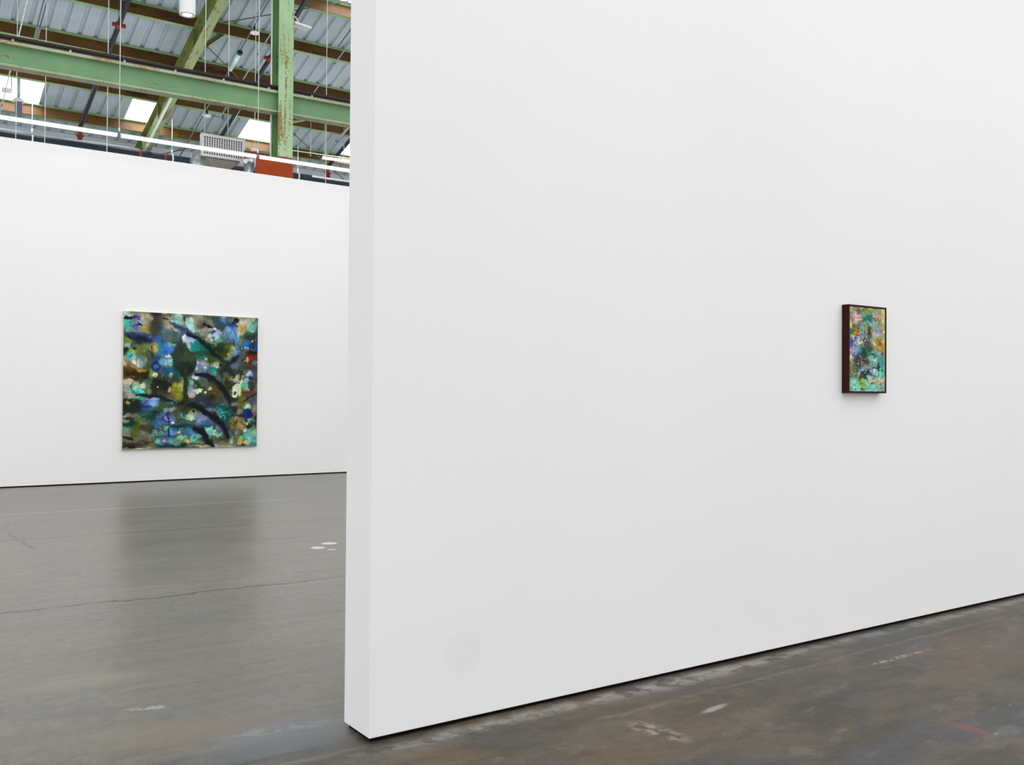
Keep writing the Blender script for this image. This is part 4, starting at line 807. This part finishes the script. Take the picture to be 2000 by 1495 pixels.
def paint_small():
    cv = Canvas(150, 300, 23)
    uv = bilinear_inverse((1657.6, 598), (1728.2, 603.9), (1729, 765.6), (1659, 765.3)); S = 14.95
    org = {1: (1640, 590), 2: (1640, 680)}
    def Q(q, x, y): return uv(org[q][0] + x / S, org[q][1] + y / S)
    k = 1 / (S * 70.5); ky = 1 / (S * 164.0)
    def B(q, x, y, rx, ry, c, a=1.0, soft=.25, n=.4, rot=0.0): cv.blob(*Q(q, x, y), rx * k, ry * ky, c, a, soft, n, rot)
    def L(q, pts, w, c, a=1.0, soft=.35): 
        for i_ in range(len(pts) - 1):
            (x0, y0), (x1, y1) = pts[i_], pts[i_ + 1]; m = max(3, int(math.hypot(x1 - x0, y1 - y0) / (w * .5)))
            for j in range(m + 1): B(q, x0 + (x1 - x0) * j / m, y0 + (y1 - y0) * j / m, w / 2, w / 2, c, a if m < 2 else a * .6, soft)
    cv.img[:] = np.array((136, 160, 140.))
    B(1, 300, 400, 110, 420, (196, 194, 98), 1, .2); B(1, 850, 200, 560, 110, (190, 184, 96), 1, .3); B(1, 1290, 560, 110, 460, (208, 186, 108), 1, .2, .2)
    B(1, 760, 300, 200, 110, (110, 152, 110), 1, .4); B(1, 700, 200, 200, 50, (160, 160, 70), .8, .4); B(1, 480, 480, 150, 260, (150, 140, 140), 1, .3); B(1, 560, 280, 90, 130, (140, 110, 100), .9, .3, .8); B(1, 450, 390, 100, 90, (220, 180, 170), .95, .3, .8)
    B(1, 1050, 400, 150, 90, (160, 150, 150), .95, .3, .6); B(1, 1160, 520, 90, 200, (150, 158, 160), 1, .25); L(1, [(850, 420), (1150, 420)], 40, (235, 205, 190), .9)
    B(1, 840, 520, 180, 90, (14, 108, 112), 1, .25); B(1, 990, 600, 60, 60, (20, 120, 90), .9); B(1, 1080, 600, 90, 140, (150, 130, 60), .8, .4, .8); B(1, 1090, 700, 60, 60, (110, 140, 40), .9); B(1, 1130, 780, 50, 50, (20, 90, 110), .9)
    B(1, 430, 560, 70, 110, (190, 180, 150), .7, .4, .8); B(1, 565, 530, 50, 110, (225, 185, 150), .9, .3, .7); B(1, 520, 690, 60, 50, (60, 80, 86), .9)
    B(1, 620, 750, 120, 110, (100, 150, 158), 1, .3); B(1, 800, 650, 100, 110, (140, 172, 150), 1, .3); B(1, 970, 720, 160, 160, (140, 165, 160), 1, .3); B(1, 450, 830, 130, 150, (110, 110, 40), 1, .3, .7); B(1, 310, 870, 60, 110, (40, 130, 90), .9, .3); B(1, 540, 880, 60, 60, (230, 170, 130), .8, .3, .9)
    B(1, 690, 930, 110, 150, (130, 158, 168), 1, .35); B(1, 1160, 850, 90, 90, (140, 160, 205), .95, .35); B(1, 1080, 920, 160, 90, (200, 196, 176), .8, .4, .7); B(1, 780, 780, 70, 140, (150, 160, 100), .8, .4)
    B(1, 850, 920, 70, 140, (64, 54, 44), 1, .2, .4); B(1, 800, 880, 34, 60, (140, 100, 50), .8); L(1, [(715, 680), (720, 1040)], 30, (60, 90, 70), .8)
    B(1, 480, 1090, 170, 70, (62, 110, 168), 1, .3); B(1, 330, 1060, 60, 80, (235, 205, 165), .95, .3, .8); B(1, 590, 1070, 100, 50, (220, 195, 180), .8, .4, .8); B(1, 340, 1240, 90, 130, (90, 110, 180), 1, .3); B(1, 440, 1250, 70, 80, (235, 200, 170), .95, .25, .9); B(1, 600, 1200, 130, 40, (230, 205, 160), .9, .3, .7); B(1, 560, 1330, 130, 70, (70, 150, 156), .9, .4)
    B(1, 820, 1240, 130, 150, (72, 66, 54), 1, .2, .4); B(1, 720, 1110, 60, 60, (64, 54, 48), .95, .3); B(1, 690, 1380, 60, 60, (70, 60, 50), .9, .3); B(1, 740, 1130, 20, 30, (235, 215, 190)); B(1, 860, 1380, 100, 80, (90, 84, 70), .9, .3)
    B(1, 1040, 1130, 160, 170, (170, 172, 130), .9, .4); B(1, 1140, 1130, 90, 90, (134, 150, 70), .9, .4); B(1, 1200, 1300, 170, 200, (158, 130, 60), 1, .3, .6); B(1, 1270, 1150, 60, 90, (220, 190, 120), .8, .4); L(1, [(1040, 1100), (1010, 1280)], 24, (220, 200, 140), .8)
    # lower half
    B(2, 360, 130, 120, 140, (150, 140, 190), 1, .3); B(2, 340, 110, 60, 50, (220, 160, 180), .9, .3, .7); B(2, 480, 60, 110, 80, (150, 165, 190), .8, .4, .6); B(2, 560, 200, 150, 110, (120, 146, 154), 1, .35)
    B(2, 740, 90, 140, 70, (34, 110, 96), 1, .3); L(2, [(780, 130), (850, 180), (1010, 100)], 60, (70, 170, 145), .95); B(2, 1200, 130, 130, 160, (150, 130, 80), .9, .4, .6); B(2, 1180, 230, 60, 70, (210, 170, 160), .8, .4)
    B(2, 430, 330, 130, 110, (84, 116, 150), 1, .3); B(2, 680, 300, 230, 220, (66, 80, 78), 1, .2); B(2, 700, 200, 110, 90, (32, 66, 58), .95, .35); B(2, 640, 420, 180, 140, (72, 70, 60), .9, .35)
    B(2, 500, 550, 120, 190, (40, 62, 76), 1, .25); B(2, 310, 330, 70, 130, (205, 200, 170), 1, .3); B(2, 350, 520, 90, 130, (150, 150, 110), 1, .35); B(2, 400, 740, 130, 190, (88, 112, 78), 1, .2); B(2, 330, 640, 50, 90, (140, 140, 96), .8, .5)
    B(2, 1000, 330, 180, 220, (116, 178, 160), 1, .3); L(2, [(860, 230), (980, 200), (1080, 250)], 70, (40, 92, 82), .9); B(2, 1020, 330, 40, 80, (222, 205, 160), .95, .3, .6); B(2, 1010, 280, 20, 50, (50, 60, 50), .9); B(2, 1190, 400, 100, 160, (90, 170, 165), 1, .35); B(2, 1240, 300, 40, 160, (60, 100, 120), .8, .4)
    B(2, 1270, 620, 110, 260, (86, 200, 170), 1, .25); B(2, 680, 650, 180, 110, (140, 164, 172), 1, .15, .3, -.3); L(2, [(620, 650), (670, 720), (710, 650)], 20, (60, 70, 74), .9); B(2, 890, 540, 80, 80, (120, 150, 170), .8, .4)
    B(2, 820, 840, 200, 130, (40, 46, 44), 1, .18, .5); B(2, 880, 680, 60, 110, (50, 60, 70), .9, .35); B(2, 960, 700, 90, 90, (150, 150, 190), 1, .25); B(2, 1020, 650, 36, 44, (225, 210, 225)); B(2, 1100, 740, 90, 110, (150, 205, 190), 1, .3); B(2, 1010, 860, 80, 60, (90, 124, 140), .95, .3)
    B(2, 1135, 560, 50, 110, (16, 42, 52), 1, .2, .4); L(2, [(950, 590), (1090, 600)], 40, (20, 44, 56), .95); B(2, 1230, 675, 30, 24, (16, 50, 50)); L(2, [(1140, 720), (1120, 880)], 26, (40, 84, 90), .9)
    B(2, 800, 1120, 620, 200, (126, 208, 190), 1, .2); B(2, 1180, 950, 240, 90, (212, 190, 150), 1, .25); B(2, 1080, 1070, 80, 50, (210, 190, 150), .9, .3); B(2, 380, 1020, 110, 90, (130, 205, 185), 1, .3); B(2, 950, 980, 110, 40, (205, 190, 160), .9, .3)
    B(2, 620, 920, 60, 110, (60, 66, 40), .95, .3); B(2, 670, 1060, 80, 150, (140, 178, 72), 1, .3, .2); L(2, [(620, 1205), (700, 1225)], 44, (30, 36, 24), .95); B(2, 640, 1050, 30, 20, (60, 70, 30), .9); L(2, [(930, 1020), (1010, 1055)], 36, (44, 50, 50), .95)
    B(2, 900, 1130, 40, 26, (90, 160, 160), .8); B(2, 1200, 1085, 14, 14, (40, 70, 80)); B(2, 465, 1220, 14, 30, (50, 80, 80)); B(2, 1010, 1255, 80, 18, (232, 220, 200)); B(2, 1180, 1250, 50, 14, (225, 205, 180)); B(2, 1290, 1130, 26, 40, (210, 190, 150), .8)
    rng = np.random.default_rng(5)
    for (q, cx, cy, sx, sy, cnt, cols) in ((1, 470, 880, 110, 110, 60, [(235, 180, 90), (90, 84, 20), (200, 120, 60)]), (1, 1200, 1290, 110, 130, 70, [(240, 190, 100), (120, 84, 30), (200, 150, 50)]), (2, 640, 440, 120, 100, 60, [(225, 180, 150), (40, 40, 36), (170, 130, 100)]), (1, 480, 420, 110, 170, 50, [(240, 200, 190), (90, 100, 110), (210, 150, 150)]), (1, 1080, 500, 90, 120, 40, [(235, 200, 160), (120, 110, 60)]), (1, 1100, 940, 110, 60, 24, [(240, 210, 200), (190, 120, 100)]), (2, 400, 130, 90, 90, 30, [(235, 190, 210), (120, 110, 170)]), (2, 430, 740, 70, 70, 20, [(220, 170, 130), (110, 130, 70)]), (1, 560, 1120, 160, 60, 30, [(235, 205, 190), (60, 110, 180)])):
        for j in range(cnt):
            x, y = cx + rng.normal() * sx * .6, cy + rng.normal() * sy * .6; B(q, x, y, 10 + 9 * rng.random(), 10 + 9 * rng.random(), cols[j % len(cols)], .85, .4)
    cv.mottle(14, .5, (70, 84, 76), .5)
    cv.warp(.018)
    cv.img *= (1 + .16 * cv.tex2)[..., None]
    g_ = cv.img.mean(2, keepdims=True); cv.img = (g_ + (cv.img - g_) * 1.0) * .97; cv.img = (cv.img - 112) * 1.10 + 108
    return np.clip(cv.img, 4, 250)

def srgb_lin(a):
    a = a / 255.0
    return np.where(a <= .04045, a / 12.92, ((a + .055) / 1.055) ** 2.4)
def canvas_mesh(name, img, x0, x1, z0, z1, y, mat, parent, loc):
    h, w, _ = img.shape
    xs = np.linspace(x0, x1, w); zs = np.linspace(z1, z0, h)
    XX, ZZ = np.meshgrid(xs, zs)
    co_ = np.stack([XX - loc[0], np.full_like(XX, y - loc[1]), ZZ - loc[2]], -1).reshape(-1, 3)
    ii = np.arange(h * w).reshape(h, w)
    fc = np.stack([ii[:-1, :-1], ii[1:, :-1], ii[1:, 1:], ii[:-1, 1:]], -1).reshape(-1, 4)
    me = bpy.data.meshes.new(name); me.vertices.add(len(co_)); me.vertices.foreach_set('co', co_.ravel())
    me.loops.add(fc.size); me.loops.foreach_set('vertex_index', fc.ravel()); me.polygons.add(len(fc))
    me.polygons.foreach_set('loop_start', np.arange(0, fc.size, 4)); me.update(calc_edges=True)
    at = me.color_attributes.new('paint', 'FLOAT_COLOR', 'POINT')
    c = np.ones((h * w, 4)); c[:, :3] = srgb_lin(img).reshape(-1, 3); at.data.foreach_set('color', c.ravel())
    me.materials.append(mat)
    o = bpy.data.objects.new(name, me); C.objects.link(o); o.parent = parent
    return o
def paint_mat(name, gain, rough, spec):
    g = NT(name); a = g.node('ShaderNodeAttribute', attribute_name='paint')
    w = g.noise(g.pos(), 220, 2); sc = g.node('ShaderNodeVectorMath', operation='SCALE')
    g.put(sc.inputs[0], a.outputs['Color']); g.put(sc.inputs['Scale'], g.ramp(w, .2, .8, gain * .95, gain * 1.05))
    return g.set(sc.outputs[0], rough, 0, spec)

o = (3.848, FY, .45)
r = thing('painting', o, 'large square abstract canvas in dark greens and blues hung on the far wall', 'painting')
bx0, bx1, bz0, bz1, by = 2.925, 4.772, .450, 2.310, FY - .048
MB().box(bx0, bx1, by, FY - .004, bz0, bz1).build('canvas_edge', M['canvas_edge'], r, o, bevel=.002)
canvas_mesh('painted_surface', paint_large(), bx0 + .003, bx1 - .003, bz0 + .003, bz1 - .003, by - .0015, paint_mat('abstract_oil_wash', 1.0, .6, .18), r, o)

o = (4.275, NY, 1.2422)
r = thing('framed_painting', o, 'small upright abstract painting in dark brown box frame on the near wall', 'painting')
sx0, sx1, sz0, sz1, sy = 4.1157, 4.4349, 1.2422, 1.6915, NY - .0425
fw = .0075
b = MB()
b.box(sx0, sx0 + fw, sy, NY - .001, sz0, sz1).box(sx1 - fw, sx1, sy, NY - .001, sz0, sz1)
b.box(sx0 + fw, sx1 - fw, sy, NY - .001, sz1 - fw, sz1).box(sx0 + fw, sx1 - fw, sy, NY - .001, sz0, sz0 + fw)
b.box(sx0 + fw, sx1 - fw, NY - .012, NY - .001, sz0 + fw, sz1 - fw)
b.build('frame', M['frame'], r, o, bevel=.0008)
MB().box(sx0 + fw + .002, sx1 - fw - .002, sy + .004, NY - .012, sz0 + fw + .002, sz1 - fw - .002).build('canvas', M['canvas_edge'], r, o)
canvas_mesh('painted_surface', paint_small(), sx0 + fw + .002, sx1 - fw - .002, sz0 + fw + .002, sz1 - fw - .002, sy + .003, paint_mat('abstract_small_wash', 1.03, .6, .15), r, o)

# ================================================================== CAMERA
f_px, yaw, pitch, roll = 1842.528, .607425, .013152, .007137
Fv = Vector((math.sin(yaw) * math.cos(pitch), math.cos(yaw) * math.cos(pitch), math.sin(pitch)))
rt = Vector((math.cos(yaw), -math.sin(yaw), 0)); up = rt.cross(Fv)
Rv = rt * math.cos(roll) + up * math.sin(roll); Uv = -rt * math.sin(roll) + up * math.cos(roll)
cam = bpy.data.cameras.new('camera'); cam.sensor_width = 36; cam.sensor_fit = 'HORIZONTAL'; cam.lens = f_px / 2000 * 36
cam.clip_start = .05; cam.clip_end = 200
cob = bpy.data.objects.new('camera', cam); C.objects.link(cob)
m = Matrix((Rv, Uv, -Fv)).transposed().to_4x4(); m.translation = Vector((0, 0, 1.22)); cob.matrix_world = m
bpy.context.scene.camera = cob

# ================================================================== LIGHT
w = bpy.data.worlds.new('daylight'); bpy.context.scene.world = w; w.use_nodes = True
bg = w.node_tree.nodes['Background']; bg.inputs[0].default_value = (.985, .995, 1.0, 1); bg.inputs[1].default_value = 1.40
def area(name, loc, target, sx_, sy_, power, col=(1, 1, 1)):
    l = bpy.data.lights.new(name, 'AREA'); l.shape = 'RECTANGLE'; l.size = sx_; l.size_y = sy_; l.energy = power; l.color = col
    o = bpy.data.objects.new(name, l); C.objects.link(o); o.location = loc
    d = (Vector(target) - Vector(loc)).normalized(); o.rotation_euler = d.to_track_quat('-Z', 'Y').to_euler(); return o
area('gallery_light_near', (4.5, -1.2, 6.0), (4.5, 3.2, 1.4), 10, 1.5, 25)
area('far_wall_fill_light', (3.0, 5.0, 4.6), (3.0, 13.4, .9), 9, 1.5, 96)  # unseen area light added to brighten the far wall
area('roof_fill_light', (5.5, 18.5, 3.5), (5.5, 19.0, 9), 14, 5, 320)

sc = bpy.context.scene
sc.view_settings.view_transform = 'Standard'; sc.view_settings.look = 'None'; sc.view_settings.exposure = 0; sc.view_settings.gamma = 1
sc.cycles.use_adaptive_sampling = True; sc.cycles.adaptive_threshold = .06
sc.cycles.max_bounces = 6; sc.cycles.diffuse_bounces = 4; sc.cycles.glossy_bounces = 3; sc.cycles.sample_clamp_indirect = 8
